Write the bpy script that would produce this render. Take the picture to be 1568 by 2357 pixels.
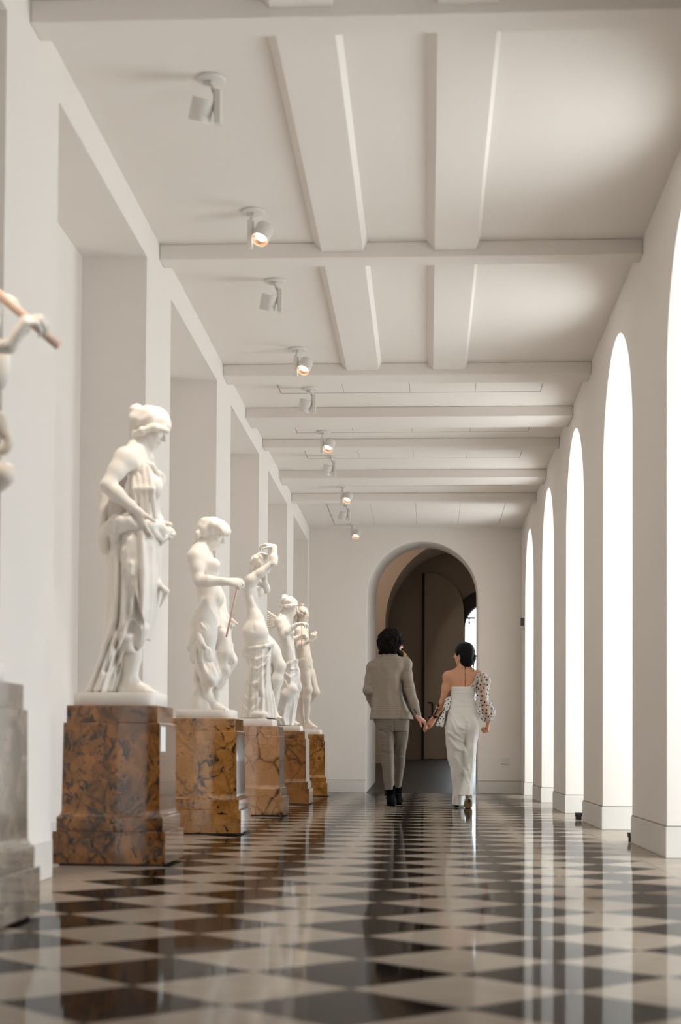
import bpy, bmesh, math, random
import numpy as np
from mathutils import Vector, Matrix

for _o in list(bpy.data.objects):
    bpy.data.objects.remove(_o)
S = bpy.context.scene
C = S.collection
random.seed(4)

# ------------------------------------------------------------------ camera
CAM_H = 0.53
YAW, PITCH, ROLL, FPX, CYP = 0.0573, 0.0302, 0.0060, 3528.0, 1623.8


def cam_basis():
    c, s = math.cos(YAW), math.sin(YAW)
    cp, sp = math.cos(PITCH), math.sin(PITCH)
    fw = Vector((-s * cp, c * cp, sp))
    rt = Vector((c, s, 0))
    up = rt.cross(fw)
    r = rt * math.cos(ROLL) + up * math.sin(ROLL)
    u = up * math.cos(ROLL) - rt * math.sin(ROLL)
    return r, u, fw


_r, _u, _f = cam_basis()
cd = bpy.data.cameras.new('camera')
cam = bpy.data.objects.new('camera', cd)
C.objects.link(cam)
M = Matrix.Identity(4)
for i in range(3):
    M[i][0], M[i][1], M[i][2] = _r[i], _u[i], -_f[i]
M.translation = (0, 0, CAM_H)
cam.matrix_world = M
cd.sensor_fit = 'HORIZONTAL'
cd.sensor_width = 36.0
cd.lens = FPX / 1568.0 * 36.0
cd.shift_y = (CYP - 1178.5) / 1568.0
cd.clip_start = 0.05
cd.clip_end = 200
cd.dof.use_dof = True
cd.dof.focus_distance = 14.9
cd.dof.aperture_fstop = 4.3
S.camera = cam

# ------------------------------------------------------------------ world and exposure
S.view_settings.view_transform = 'Standard'
S.view_settings.look = 'None'
S.view_settings.exposure = -0.17
S.view_settings.gamma = 1
S.view_settings.use_curve_mapping = False

w = bpy.data.worlds.new('overcast_sky')
S.world = w
w.use_nodes = True
nt = w.node_tree
nt.nodes.clear()
wo = nt.nodes.new('ShaderNodeOutputWorld')
bg = nt.nodes.new('ShaderNodeBackground')
tc = nt.nodes.new('ShaderNodeTexCoord')
sx = nt.nodes.new('ShaderNodeSeparateXYZ')
rp = nt.nodes.new('ShaderNodeValToRGB')
mr = nt.nodes.new('ShaderNodeMapRange')
mr.inputs[1].default_value = -1
mr.inputs[2].default_value = 1
nt.links.new(tc.outputs['Generated'], sx.inputs[0])
nt.links.new(sx.outputs['Z'], mr.inputs[0])
nt.links.new(mr.outputs[0], rp.inputs[0])
cr = rp.color_ramp
cr.elements[0].position = 0.0
cr.elements[0].color = (0.70, 0.72, 0.73, 1)      # pale paved ground outside
cr.elements[1].position = 1.0
cr.elements[1].color = (0.82, 0.925, 1.0, 1)
for p_, c_ in ((.30, (.72, .76, .78)), (.45, (.40, .43, .45)), (.52, (.36, .40, .43)), (.60, (.52, .58, .63)), (.72, (.80, .905, .98))):
    e = cr.elements.new(p_); e.color = (*c_, 1)
nt.links.new(rp.outputs[0], bg.inputs[0])
bg.inputs[1].default_value = 10.5
nt.links.new(bg.outputs[0], wo.inputs[0])


def area_light(name, loc, rot, sx_, sy_, power, col, portal=False):
    l = bpy.data.lights.new(name, 'AREA')
    l.shape = 'RECTANGLE'
    l.size = sx_
    l.size_y = sy_
    l.energy = power
    l.color = col
    l.cycles.is_portal = portal
    o = bpy.data.objects.new(name, l)
    o.location = loc
    o.rotation_euler = rot
    C.objects.link(o)
    return o


# ------------------------------------------------------------------ room measures
XR, XL, ZC = 1.212, -1.57, 3.468
NICHE_X, NICHE_Z = -1.934, 3.27
Y_BACK, Y_END = -2.6, 20.02
PER = 2.869
OPEN_R = [(9.198 + PER * k, 10.744 + PER * k) for k in range(-2, 4)]      # window arches
ARCH_TOP = 3.235
WALL_T = 1.25
PIER_L = [(8.35 + 2.83 * k, 9.15 + 2.83 * k) for k in range(-4, 4)]

for i, (a, b) in enumerate(OPEN_R):       # sky portals set in the window openings
    area_light('window_skylight_portal', (XR + WALL_T + .06, (a + b) / 2, ARCH_TOP / 2), (0, math.radians(90), 0),
               ARCH_TOP, b - a, 1, (1, 1, 1), True)


# ------------------------------------------------------------------ helpers
ALL = []


def link(o):
    C.objects.link(o)
    ALL.append(o)
    return o


def tag(o, label=None, cat=None, group=None, kind=None):
    if label: o['label'] = label
    if cat: o['category'] = cat
    if group: o['group'] = group
    if kind: o['kind'] = kind
    return o


def empty(name, loc, label, cat, group=None, rz=0):
    o = bpy.data.objects.new(name, None)
    o.location = loc
    o.rotation_euler = (0, 0, rz)
    o.empty_display_size = .1
    link(o)
    return tag(o, label, cat, group)


def finish(name, bm, mat, parent=None, smooth=False, bevel=0, seg=2, loc=None):
    bmesh.ops.recalc_face_normals(bm, faces=bm.faces)
    me = bpy.data.meshes.new(name)
    bm.to_mesh(me)
    bm.free()
    o = bpy.data.objects.new(name, me)
    for m in (mat if isinstance(mat, (list, tuple)) else [mat]):
        me.materials.append(m)
    if smooth:
        for p in me.polygons: p.use_smooth = True
    link(o)
    if parent: o.parent = parent
    if loc is not None: o.location = loc
    if bevel:
        b = o.modifiers.new('bevel', 'BEVEL')
        b.width = bevel
        b.segments = seg
        b.limit_method = 'ANGLE'
        b.angle_limit = math.radians(40)
        b.harden_normals = False
    return o


def box(bm, x0, x1, y0, y1, z0, z1, mi=0):
    vs = [bm.verts.new((x, y, z)) for z in (z0, z1) for y in (y0, y1) for x in (x0, x1)]
    for f in ((0, 1, 3, 2), (4, 6, 7, 5), (0, 4, 5, 1), (2, 3, 7, 6), (0, 2, 6, 4), (1, 5, 7, 3)):
        fc = bm.faces.new([vs[i] for i in f])
        fc.material_index = mi
    return vs


def frame_of(a, b):
    z = (b - a).normalized()
    x = z.orthogonal().normalized()
    return x, z.cross(x), z


def tube(bm, a, b, ra, rb=None, n=24, caps=True):
    a, b = Vector(a), Vector(b)
    rb = ra if rb is None else rb
    x, y, z = frame_of(a, b)
    A = [bm.verts.new(a + (x * math.cos(t) + y * math.sin(t)) * ra) for t in [2 * math.pi * i / n for i in range(n)]]
    B = [bm.verts.new(b + (x * math.cos(t) + y * math.sin(t)) * rb) for t in [2 * math.pi * i / n for i in range(n)]]
    for i in range(n):
        bm.faces.new((A[i], A[(i + 1) % n], B[(i + 1) % n], B[i]))
    if caps:
        bm.faces.new(A[::-1]); bm.faces.new(B)
    return A, B


def lathe(bm, origin, axis, prof, n=32):
    """prof: list of (distance along axis, radius)"""
    o = Vector(origin)
    x, y, z = frame_of(o, o + Vector(axis))
    rings = []
    for t, r in prof:
        rings.append([bm.verts.new(o + z * t + (x * math.cos(q) + y * math.sin(q)) * max(r, 1e-5))
                      for q in [2 * math.pi * i / n for i in range(n)]])
    for A, B in zip(rings, rings[1:]):
        for i in range(n):
            bm.faces.new((A[i], A[(i + 1) % n], B[(i + 1) % n], B[i]))
    return rings


# ------------------------------------------------------------------ materials
def mat(name, col, rough=.6, spec=.5, noise=None, bump=None, metal=0, sss=0, coat=0):
    """noise=(scale, colour2, detail) mixes a second paint tone; bump=(scale, strength)"""
    m = bpy.data.materials.new(name)
    m.use_nodes = True
    n = m.node_tree.nodes
    l = m.node_tree.links
    b = n['Principled BSDF']
    b.inputs['Base Color'].default_value = (*col, 1)
    b.inputs['Roughness'].default_value = rough
    b.inputs['Specular IOR Level'].default_value = spec
    b.inputs['Metallic'].default_value = metal
    if coat:
        b.inputs['Coat Weight'].default_value = coat
        b.inputs['Coat Roughness'].default_value = .06
    if sss:
        b.inputs['Subsurface Weight'].default_value = sss
        b.inputs['Subsurface Radius'].default_value = (.02, .014, .01)
        b.inputs['Subsurface Scale'].default_value = .5
    t = n.new('ShaderNodeTexCoord')
    if noise:
        ns = n.new('ShaderNodeTexNoise')
        ns.inputs['Scale'].default_value = noise[0]
        ns.inputs['Detail'].default_value = noise[2] if len(noise) > 2 else 4
        l.new(t.outputs['Object'], ns.inputs['Vector'])
        mx = n.new('ShaderNodeMix')
        mx.data_type = 'RGBA'
        mx.inputs[6].default_value = (*col, 1)
        mx.inputs[7].default_value = (*noise[1], 1)
        l.new(ns.outputs[0], mx.inputs[0])
        l.new(mx.outputs[2], b.inputs['Base Color'])
    if bump:
        nb = n.new('ShaderNodeTexNoise')
        nb.inputs['Scale'].default_value = bump[0]
        nb.inputs['Detail'].default_value = 5
        l.new(t.outputs['Object'], nb.inputs['Vector'])
        bp = n.new('ShaderNodeBump')
        bp.inputs['Strength'].default_value = bump[1]
        bp.inputs['Distance'].default_value = .01
        l.new(nb.outputs[0], bp.inputs['Height'])
        l.new(bp.outputs[0], b.inputs['Normal'])
    return m


class NB:
    """tiny node-graph builder"""
    def __init__(s, m):
        s.n, s.l = m.node_tree.nodes, m.node_tree.links
        s.b = s.n['Principled BSDF']

    def put(s, sock, v):
        if hasattr(v, 'is_output') or hasattr(v, 'links'):
            s.l.new(v, sock)
        else:
            sock.default_value = v

    def m(s, op, a, b=0.0, c=0.0):
        q = s.n.new('ShaderNodeMath'); q.operation = op
        s.put(q.inputs[0], a); s.put(q.inputs[1], b); s.put(q.inputs[2], c)
        return q.outputs[0]

    def mix(s, f, a, b, bt='MIX'):
        q = s.n.new('ShaderNodeMix'); q.data_type = 'RGBA'; q.blend_type = bt
        s.put(q.inputs[0], f); s.put(q.inputs[6], a); s.put(q.inputs[7], b)
        return q.outputs[2]

    def noise(s, vec, scale, detail=4, dist=0, rough=.5):
        q = s.n.new('ShaderNodeTexNoise')
        q.inputs['Scale'].default_value = scale; q.inputs['Detail'].default_value = detail
        q.inputs['Distortion'].default_value = dist; q.inputs['Roughness'].default_value = rough
        s.l.new(vec, q.inputs['Vector'])
        return q.outputs[0]

    def ramp(s, f, stops, interp='LINEAR'):
        q = s.n.new('ShaderNodeValToRGB'); c = q.color_ramp; c.interpolation = interp
        c.elements[0].position, c.elements[0].color = stops[0][0], (*stops[0][1], 1)
        c.elements[1].position, c.elements[1].color = stops[-1][0], (*stops[-1][1], 1)
        for p, k in stops[1:-1]:
            e = c.elements.new(p); e.color = (*k, 1)
        s.l.new(f, q.inputs[0])
        return q.outputs[0]

    def coord(s, kind='Object'):
        return s.n.new('ShaderNodeTexCoord').outputs[kind]

    def sep(s, v):
        q = s.n.new('ShaderNodeSeparateXYZ'); s.l.new(v, q.inputs[0])
        return q.outputs

    def mapping(s, v, loc=(0, 0, 0), sc=(1, 1, 1), rot=(0, 0, 0)):
        q = s.n.new('ShaderNodeMapping')
        q.inputs[1].default_value = loc; q.inputs[2].default_value = rot; q.inputs[3].default_value = sc
        s.l.new(v, q.inputs[0])
        return q.outputs[0]

    def bump(s, h, strength, dist=.01):
        q = s.n.new('ShaderNodeBump'); q.inputs['Strength'].default_value = strength
        q.inputs['Distance'].default_value = dist
        s.l.new(h, q.inputs['Height'])
        s.l.new(q.outputs[0], s.b.inputs['Normal'])


PAINT = (.85, .79, .735)
M_wall = mat('warm_white_plaster', PAINT, .85, .25, noise=(1.3, (.83, .77, .715), 3), bump=(60, .04))
M_ceil = mat('ceiling_plaster', (.85, .79, .74), .9, .2, noise=(.8, (.83, .77, .715), 3))
M_base = mat('painted_stone_skirting', (.76, .72, .67), .45, .4, noise=(9, (.70, .66, .61), 5))
M_groove = mat('dark_slot_and_shadow_line', (.16, .13, .11), .9, .1)
M_joint = mat('brown_grey_joint', (.33, .27, .22), .9, .1)
M_shadowgap = mat('grey_board_joint', (.34, .31, .28), .9, .1)
M_lamp = mat('pale_grey_lamp_enamel', (.74, .70, .66), .4, .4)
M_lampin = mat('black_lamp_baffle', (.02, .018, .016), .4, .4)
M_copper = mat('bronze_lamp_reflector', (.75, .48, .32), .3, .5, metal=.8)
M_black = mat('black_metal', (.012, .012, .013), .45, .4)
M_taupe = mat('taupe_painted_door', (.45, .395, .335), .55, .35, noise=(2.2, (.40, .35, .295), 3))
M_dimwall = mat('dimmed_hall_plaster', (.56, .48, .41), .85, .2, noise=(1.6, (.52, .445, .375), 3))  # off-white plaster with the hall's dim warm light put into its colour
M_slate = mat('dark_grey_slate_floor', (.028, .026, .025), .38, .25, noise=(3, (.045, .042, .040), 5))
M_frame = mat('white_window_frame', (.8, .8, .78), .5, .4)
M_plastic = mat('off_white_plastic', (.72, .70, .66), .45, .4)

M_glass = bpy.data.materials.new('window_glass')
M_glass.use_nodes = True
_n, _l = M_glass.node_tree.nodes, M_glass.node_tree.links
_n.remove(_n['Principled BSDF'])
_t = _n.new('ShaderNodeBsdfTransparent'); _g = _n.new('ShaderNodeBsdfGlossy'); _x = _n.new('ShaderNodeMixShader')
_g.inputs['Roughness'].default_value = .02
_t.inputs[0].default_value = (.96, .98, .98, 1)
_x.inputs[0].default_value = .06
_l.new(_t.outputs[0], _x.inputs[1]); _l.new(_g.outputs[0], _x.inputs[2])
_l.new(_x.outputs[0], _n['Material Output'].inputs[0])

M_lens = bpy.data.materials.new('lit_lamp_lens')
M_lens.use_nodes = True
_b = M_lens.node_tree.nodes['Principled BSDF']
_b.inputs['Emission Color'].default_value = (1, .86, .7, 1)
_b.inputs['Emission Strength'].default_value = 6.0

# polished checkerboard floor, tiles laid on the diagonal
M_floor = bpy.data.materials.new('polished_black_and_cream_marble_tiles')
M_floor.use_nodes = True
g = NB(M_floor)
P0 = g.coord()
X, Y, Z = g.sep(P0)
TD, TX0, TY0 = .4932, .0756, 3.689
dx = g.m('DIVIDE', g.m('SUBTRACT', X, TX0), TD)
dy = g.m('DIVIDE', g.m('SUBTRACT', Y, TY0), TD)
u = g.m('ADD', dx, dy)
v = g.m('SUBTRACT', dx, dy)
par = g.m('FLOORED_MODULO', g.m('ADD', g.m('FLOOR', u), g.m('FLOOR', v)), 2.0)
inb = g.m('MULTIPLY', g.m('GREATER_THAN', X, TX0 - 3 * TD), g.m('LESS_THAN', X, TX0 + 2 * TD))
white = g.m('MAXIMUM', par, g.m('SUBTRACT', 1.0, inb))
# joints
def jd(q): return g.m('ABSOLUTE', g.m('SUBTRACT', g.m('FRACT', q), .5))
jo = g.m('GREATER_THAN', g.m('MAXIMUM', jd(u), jd(v)), .4965)
jo = g.m('MULTIPLY', jo, inb)
bj = g.m('GREATER_THAN', jd(g.m('DIVIDE', Y, .62)), .4965)
bj2 = g.m('LESS_THAN', g.m('ABSOLUTE', g.m('SUBTRACT', X, TX0 + 2 * TD + .003)), .003)
jo = g.m('MAXIMUM', g.m('MAXIMUM', jo, g.m('MULTIPLY', bj, g.m('SUBTRACT', 1.0, inb))), bj2)
cell = g.n.new('ShaderNodeTexWhiteNoise'); cell.noise_dimensions = '2D'
cmb = g.n.new('ShaderNodeCombineXYZ')
g.l.new(g.m('FLOOR', u), cmb.inputs[0]); g.l.new(g.m('FLOOR', v), cmb.inputs[1])
g.l.new(cmb.outputs[0], cell.inputs['Vector'])
n1 = g.noise(P0, 5, 6, 1.0)
lightc = g.ramp(n1, [(.2, (.37, .29, .225)), (.55, (.43, .345, .27)), (.8, (.47, .385, .31))])
lightc = g.mix(g.m('MULTIPLY', cell.outputs[0], .22), lightc, (.33, .26, .20, 1))
darkc = g.ramp(n1, [(.3, (.008, .006, .005)), (.8, (.016, .012, .009))])
colr = g.mix(white, darkc, lightc)
colr = g.mix(g.m('MULTIPLY', jo, .5), colr, (.10, .085, .07, 1))
g.l.new(colr, g.b.inputs['Base Color'])
g.b.inputs['Specular IOR Level'].default_value = 0
fz = g.n.new('ShaderNodeFresnel'); fz.inputs[0].default_value = 1.45
gl_ = g.n.new('ShaderNodeBsdfGlossy'); ms_ = g.n.new('ShaderNodeMixShader')
g.l.new(g.m('MULTIPLY', g.m('POWER', fz.outputs[0], 1.4), .80), ms_.inputs[0])
g.l.new(g.b.outputs[0], ms_.inputs[1]); g.l.new(gl_.outputs[0], ms_.inputs[2])
g.l.new(ms_.outputs[0], g.n['Material Output'].inputs[0])
rr = g.m('ADD', .03, g.m('MULTIPLY', g.noise(P0, 2.2, 3), .06))
g.l.new(rr, gl_.inputs['Roughness'])
g.b.inputs['Roughness'].default_value = .6
bp_ = g.n.new('ShaderNodeBump'); bp_.inputs['Strength'].default_value = .06; bp_.inputs['Distance'].default_value = .004
g.l.new(g.noise(P0, 1.7, 2), bp_.inputs['Height']); g.l.new(bp_.outputs[0], gl_.inputs['Normal'])

# ================================================================== THE SETTING
bm = bmesh.new()
box(bm, XL - .6, XR + WALL_T + .05, Y_BACK, Y_END + .0, -.12, 0)
tag(finish('floor', bm, M_floor), 'polished black and cream diagonal checker marble floor', 'floor', kind='structure')

bm = bmesh.new()
box(bm, XL - .6, XR + WALL_T, Y_BACK, Y_END + .3, ZC, ZC + .15)
tag(finish('ceiling', bm, M_ceil), 'flat off white plaster ceiling of the gallery', 'ceiling', kind='structure')


def arch_pts(c, r, spring, n=24, rz=None):
    rz = r if rz is None else rz
    return [(c - r * math.cos(math.pi * i / n), spring + rz * math.sin(math.pi * i / n)) for i in range(n + 1)]


def arched_slab(bm, s0, s1, z1, t0, t1, openings, to3):
    """slab along s, thick from t0 to t1, with arches. openings: (centre, radius, spring) at t0 and t1"""
    def face(t, which):
        cur, cs = s0, None
        for op in openings:
            c, r, sp = op[which]
            vs = [bm.verts.new(to3(s, z, t)) for s, z in [(cur, 0), (c - r, 0), (c - r, sp), (c - r, z1), (cur, z1)] + ([(cur, cs)] if cs else [])]
            bm.faces.new(vs)
            ap = arch_pts(c, r, sp)
            for (a, za), (b, zb_) in zip(ap, ap[1:]):
                bm.faces.new([bm.verts.new(to3(s, z, t)) for s, z in ((a, za), (b, zb_), (b, z1), (a, z1))])
            cur, cs = c + r, sp
        bm.faces.new([bm.verts.new(to3(s, z, t)) for s, z in [(cur, 0), (s1, 0), (s1, z1), (cur, z1)] + ([(cur, cs)] if cs else [])])
    face(t0, 0)
    face(t1, 1)
    for op in openings:
        outl = []
        for c, r, sp in op:
            outl.append([(c - r, 0)] + arch_pts(c, r, sp) + [(c + r, 0)])
        for i in range(len(outl[0]) - 1):
            a, b = outl[0][i], outl[0][i + 1]
            c_, d_ = outl[1][i + 1], outl[1][i]
            bm.faces.new([bm.verts.new(to3(a[0], a[1], t0)), bm.verts.new(to3(b[0], b[1], t0)),
                          bm.verts.new(to3(c_[0], c_[1], t1)), bm.verts.new(to3(d_[0], d_[1], t1))])
    for s in (s0, s1):
        bm.faces.new([bm.verts.new(to3(s, z, t)) for z, t in ((0, t0), (z1, t0), (z1, t1), (0, t1))])
    bm.faces.new([bm.verts.new(to3(s, z1, t)) for s, t in ((s0, t0), (s1, t0), (s1, t1), (s0, t1))])
    bmesh.ops.remove_doubles(bm, verts=bm.verts, dist=.0004)


# right wall with its row of tall window arches
RW = (OPEN_R[0][1] - OPEN_R[0][0]) / 2
bm = bmesh.new()
ops = []
for a, b in OPEN_R:
    ops.append((((a + b) / 2, RW, ARCH_TOP - RW), ((a + b) / 2, RW, ARCH_TOP - RW)))
arched_slab(bm, Y_BACK, Y_END, ZC, XR, XR + WALL_T, ops, lambda s, z, t: (t, s, z))
tag(finish('wall_right', bm, M_wall), 'white wall of tall round arched window openings', 'wall', kind='structure')

# windows in the outer plane of the openings
for i, (a, b) in enumerate(OPEN_R):
    c = (a + b) / 2
    bm = bmesh.new()
    xo = XR + WALL_T - .05
    ap = [(a, 0)] + arch_pts(c, RW, ARCH_TOP - RW) + [(b, 0)]
    ip = [(a + .06, .06)] + arch_pts(c, RW - .06, ARCH_TOP - RW) + [(b - .06, .06)]
    for x in (xo - .03, xo + .03):
        for k in range(len(ap) - 1):
            bm.faces.new([bm.verts.new((x, *q)) for q in (ap[k], ap[k + 1], ip[k + 1], ip[k])])
        bm.faces.new([bm.verts.new((x, *q)) for q in (ap[0], ip[0], ip[-1], ap[-1])])
    for k in range(len(ip)):
        p, q = ip[k], ip[(k + 1) % len(ip)]
        bm.faces.new([bm.verts.new((x, *r)) for x, r in ((xo - .03, p), (xo - .03, q), (xo + .03, q), (xo + .03, p))])
    bmesh.ops.remove_doubles(bm, verts=bm.verts, dist=.0004)
    box(bm, xo - .02, xo + .02, c - .02, c + .02, .06, ARCH_TOP - .06)
    for zz in (1.0, 1.75, ARCH_TOP - RW):
        box(bm, xo - .018, xo + .018, a + .05, b - .05, zz - .015, zz + .015)
    wf = tag(finish('window_%d' % (i + 1), bm, M_frame), 'tall arched window with white glazing bars, number %d along the right wall' % (i + 1), 'window', kind='structure')
    bm = bmesh.new()
    gp = [bm.verts.new((xo, *q)) for q in [(a + .03, .03)] + arch_pts(c, RW - .03, ARCH_TOP - RW) + [(b - .03, .03)]]
    bm.faces.new(gp)
    finish('window_pane', bm, M_glass, wf)

# left wall: shallow piers and a lintel in front of niches
bm = bmesh.new()
box(bm, NICHE_X - .2, NICHE_X, Y_BACK, Y_END, 0, ZC)
box(bm, NICHE_X, XL, Y_BACK, Y_END, NICHE_Z, ZC)
for a, b in PIER_L:
    box(bm, NICHE_X, XL, a, b, 0, NICHE_Z)
box(bm, NICHE_X, XL, 19.78, Y_END, 0, NICHE_Z)
tag(finish('wall_left', bm, M_wall), 'white wall with tall flat niches between piers', 'wall', kind='structure')

# near wall behind the viewer
bm = bmesh.new()
box(bm, XL - .6, XR + WALL_T, Y_BACK - .2, Y_BACK, 0, ZC)
tag(finish('wall_back', bm, M_wall), 'plain white wall closing the near end', 'wall', kind='structure')

# far wall with a deep arched passage
T_END = 1.6
bm = bmesh.new()
arched_slab(bm, NICHE_X - .2, XR + WALL_T, ZC + .4, Y_END, Y_END + T_END,
            [((-.0835, .7235, 2.566), (-.037, .705, 2.71))], lambda s, z, t: (s, t, z))
tag(finish('wall_front', bm, M_wall, bevel=.012), 'white end wall with one deep round arch', 'wall', kind='structure')

# skirting
BH, BT = .158, .008
bm = bmesh.new()
edges = [Y_BACK] + [q for ab in OPEN_R for q in ab] + [Y_END]
for a, b in zip(edges[0::2], edges[1::2]):
    box(bm, XR - BT, XR + WALL_T - .1, a - BT, min(b + BT, Y_END - .001), 0, BH)
o = tag(finish('baseboard_right', bm, M_base, bevel=.004), 'pale stone skirting round the right hand piers', 'skirting', kind='structure')
bm = bmesh.new()
for a, b in zip(edges[0::2], edges[1::2]):
    box(bm, XR - .003, XR + WALL_T - .11, a - .006, min(b + .006, Y_END - .001), BH, BH + .007)
finish('joint_line', bm, M_joint, o)
bm = bmesh.new()
box(bm, XL, -.82, Y_END - BT, Y_END, 0, BH)
box(bm, .655, XR - BT, Y_END - BT, Y_END, 0, BH)
o = tag(finish('baseboard_front', bm, M_base, bevel=.003), 'pale stone skirting on the end wall', 'skirting', kind='structure')
bm = bmesh.new()
box(bm, XL, -.81, Y_END - .006, Y_END, BH, BH + .008)
box(bm, .645, XR, Y_END - .006, Y_END, BH, BH + .008)
finish('joint_line', bm, M_joint, o)
bm = bmesh.new()
for a, b in PIER_L:
    box(bm, XL, XL + BT, a - BT, b + BT, 0, BH)
    box(bm, NICHE_X, XL, a - BT, a, 0, BH)
    box(bm, NICHE_X, XL, b, b + BT, 0, BH)
cuts = [Y_BACK] + [q for ab in PIER_L for q in ab] + [19.78]
for a, b in zip(cuts[0::2], cuts[1::2]):
    if b > a: box(bm, NICHE_X, NICHE_X + BT, a + BT, b - BT, 0, BH)
tag(finish('baseboard_left', bm, M_base, bevel=.003), 'pale stone skirting along the niches', 'skirting', kind='structure')

# ceiling beams
ti = 1
ZB = 3.377
for k, (y0, wd, zb_) in enumerate([(.1, .16, ZB), (2.97, .16, ZB), (5.84, .16, ZB), (8.74, .16, ZB), (11.50, .27, ZB), (12.96, .44, ZB), (14.29, .16, ZB + .01),
                        (15.86, .42, ZB), (17.32, .16, ZB)]):
    bm = bmesh.new()
    box(bm, XL, XR, y0, y0 + wd, zb_, ZC)
    tag(finish('trim_%d' % ti, bm, M_ceil, bevel=.006), 'white ceiling beam crossing the gallery', 'beam', kind='structure')
    ti += 1
# two boxed strips along the ceiling of the near bays
for (xa, xb) in ((-.625, -.385), (.025, .262)):
    for (ya, yb) in ((.26, 2.97), (3.13, 5.84), (6.0, 8.74), (8.9, 11.5)):
        bm = bmesh.new()
        z0 = 3.412
        ch = .045
        P = [(xa - ch, ZC), (xa, z0), (xb, z0), (xb + .022, ZC)]
        A = [bm.verts.new((x, ya, z)) for x, z in P]
        B = [bm.verts.new((x, yb, z)) for x, z in P]
        for i in range(3): bm.faces.new((A[i], A[i + 1], B[i + 1], B[i]))
        bm.faces.new(A); bm.faces.new(B)
        tag(finish('trim_%d' % ti, bm, M_ceil), 'long shallow boxed strip running along the ceiling', 'ceiling strip', kind='structure')
        ti += 1
# access panels in the far bays: thin joints between flat boards
for (ya, yb) in ((11.86, 12.42), (13.5, 13.97), (14.55, 15.22), (16.4, 16.81), (17.6, 19.68)):
    bm = bmesh.new()
    xs = [-1.215, -.70, -.16, .368, .894]
    box(bm, xs[0] - .006, xs[-1] + .006, ya - .006, yb + .035, ZC - .0015, ZC, 1)
    for a, b in zip(xs, xs[1:]):
        box(bm, a + .0018, b - .0018, ya, yb, ZC - .006, ZC - .001, 0)
    tag(finish('trim_%d' % ti, bm, [M_ceil, M_shadowgap]), 'row of four flat ceiling access panels', 'ceiling panel', kind='structure')
    ti += 1

# ---- hall beyond the arch: sloping floor, warm walls, tall taupe door, bright window
Y1 = Y_END + T_END
YA, YD = 25.2, 26.9
bm = bmesh.new()
prof = [(Y_END, 0), (25.9, .40), (YD + 3.2, .40)]
for (a, za), (b, zb_) in zip(prof, prof[1:]):
    vs = [bm.verts.new((x, y, z)) for x, y, z in ((-3.2, a, za), (3.4, a, za), (3.4, b, zb_), (-3.2, b, zb_))]
    bm.faces.new(vs)
    vs = [bm.verts.new((x, y, z)) for x, y, z in ((-3.2, a, -.12), (3.4, a, -.12), (3.4, b, -.12), (-3.2, b, -.12))]
    bm.faces.new(vs)
tag(finish('floor_hall', bm, M_slate), 'dark grey stone floor rising beyond the arch', 'floor', kind='structure')
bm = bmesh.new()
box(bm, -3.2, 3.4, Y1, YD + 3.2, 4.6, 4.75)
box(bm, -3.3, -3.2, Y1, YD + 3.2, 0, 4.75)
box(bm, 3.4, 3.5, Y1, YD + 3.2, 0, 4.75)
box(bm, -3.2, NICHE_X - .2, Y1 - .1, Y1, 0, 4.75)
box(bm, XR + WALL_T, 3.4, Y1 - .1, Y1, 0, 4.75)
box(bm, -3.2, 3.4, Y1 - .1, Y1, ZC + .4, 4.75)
tag(finish('wall_hall', bm, M_dimwall), 'side walls and ceiling of the hall beyond, dim warm light in their colour', 'wall', kind='structure')


def oval_slab(bm, c, rx, rz, spring, y0, y1, x0, x1, z1):
    ap = [(c - rx, .2)] + arch_pts(c, rx, spring, 32, rz) + [(c + rx, .2)]
    for y in (y0, y1):
        bm.faces.new([bm.verts.new((x, y, z)) for x, z in ((x0, .2), (c - rx, .2), (c - rx, z1), (x0, z1))])
        bm.faces.new([bm.verts.new((x, y, z)) for x, z in ((x1, .2), (c + rx, .2), (c + rx, z1), (x1, z1))])
        for (a, za), (b, zb_) in zip(ap[1:-1], ap[2:-1]):
            bm.faces.new([bm.verts.new((x, y, z)) for x, z in ((a, za), (b, zb_), (b, z1), (a, z1))])
    for (a, za), (b, zb_) in zip(ap, ap[1:]):
        bm.faces.new([bm.verts.new(q) for q in ((a, y0, za), (b, y0, zb_), (b, y1, zb_), (a, y1, za))])
    bmesh.ops.remove_doubles(bm, verts=bm.verts, dist=.0004)


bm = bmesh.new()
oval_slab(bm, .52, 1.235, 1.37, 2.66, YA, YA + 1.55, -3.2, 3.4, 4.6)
tag(finish('wall_hall_arch', bm, M_dimwall), 'plaster wall holding the second wide arch, dim warm light in its colour', 'wall', kind='structure')
bm = bmesh.new()
box(bm, -3.2, -.725, YA - .03, YA, .25, .50)
tag(finish('baseboard_hall', bm, M_dimwall, bevel=.004), 'skirting under the second arch wall, dim warm light in its colour', 'skirting', kind='structure')

# back wall of the hall with an arched window opening on its right
WC, WR_, WSP = 1.06, .42, 2.72
bm = bmesh.new()
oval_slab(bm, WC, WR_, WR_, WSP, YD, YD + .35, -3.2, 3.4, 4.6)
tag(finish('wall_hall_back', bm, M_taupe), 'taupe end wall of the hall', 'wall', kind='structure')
bm = bmesh.new()  # flat black band puts the shade of the window recess into colour
ao = arch_pts(WC, WR_ + .02, WSP, 24)
ai = arch_pts(WC, WR_ + .235, WSP + .02, 24)
for y in (YD - .05, YD + .0):
    for k in range(24):
        bm.faces.new([bm.verts.new((q[0], y, q[1])) for q in (ao[k], ao[k + 1], ai[k + 1], ai[k])])
for P in (ao, ai):
    for k in range(24):
        bm.faces.new([bm.verts.new(q) for q in ((P[k][0], YD - .05, P[k][1]), (P[k + 1][0], YD - .05, P[k + 1][1]), (P[k + 1][0], YD, P[k + 1][1]), (P[k][0], YD, P[k][1]))])
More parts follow.
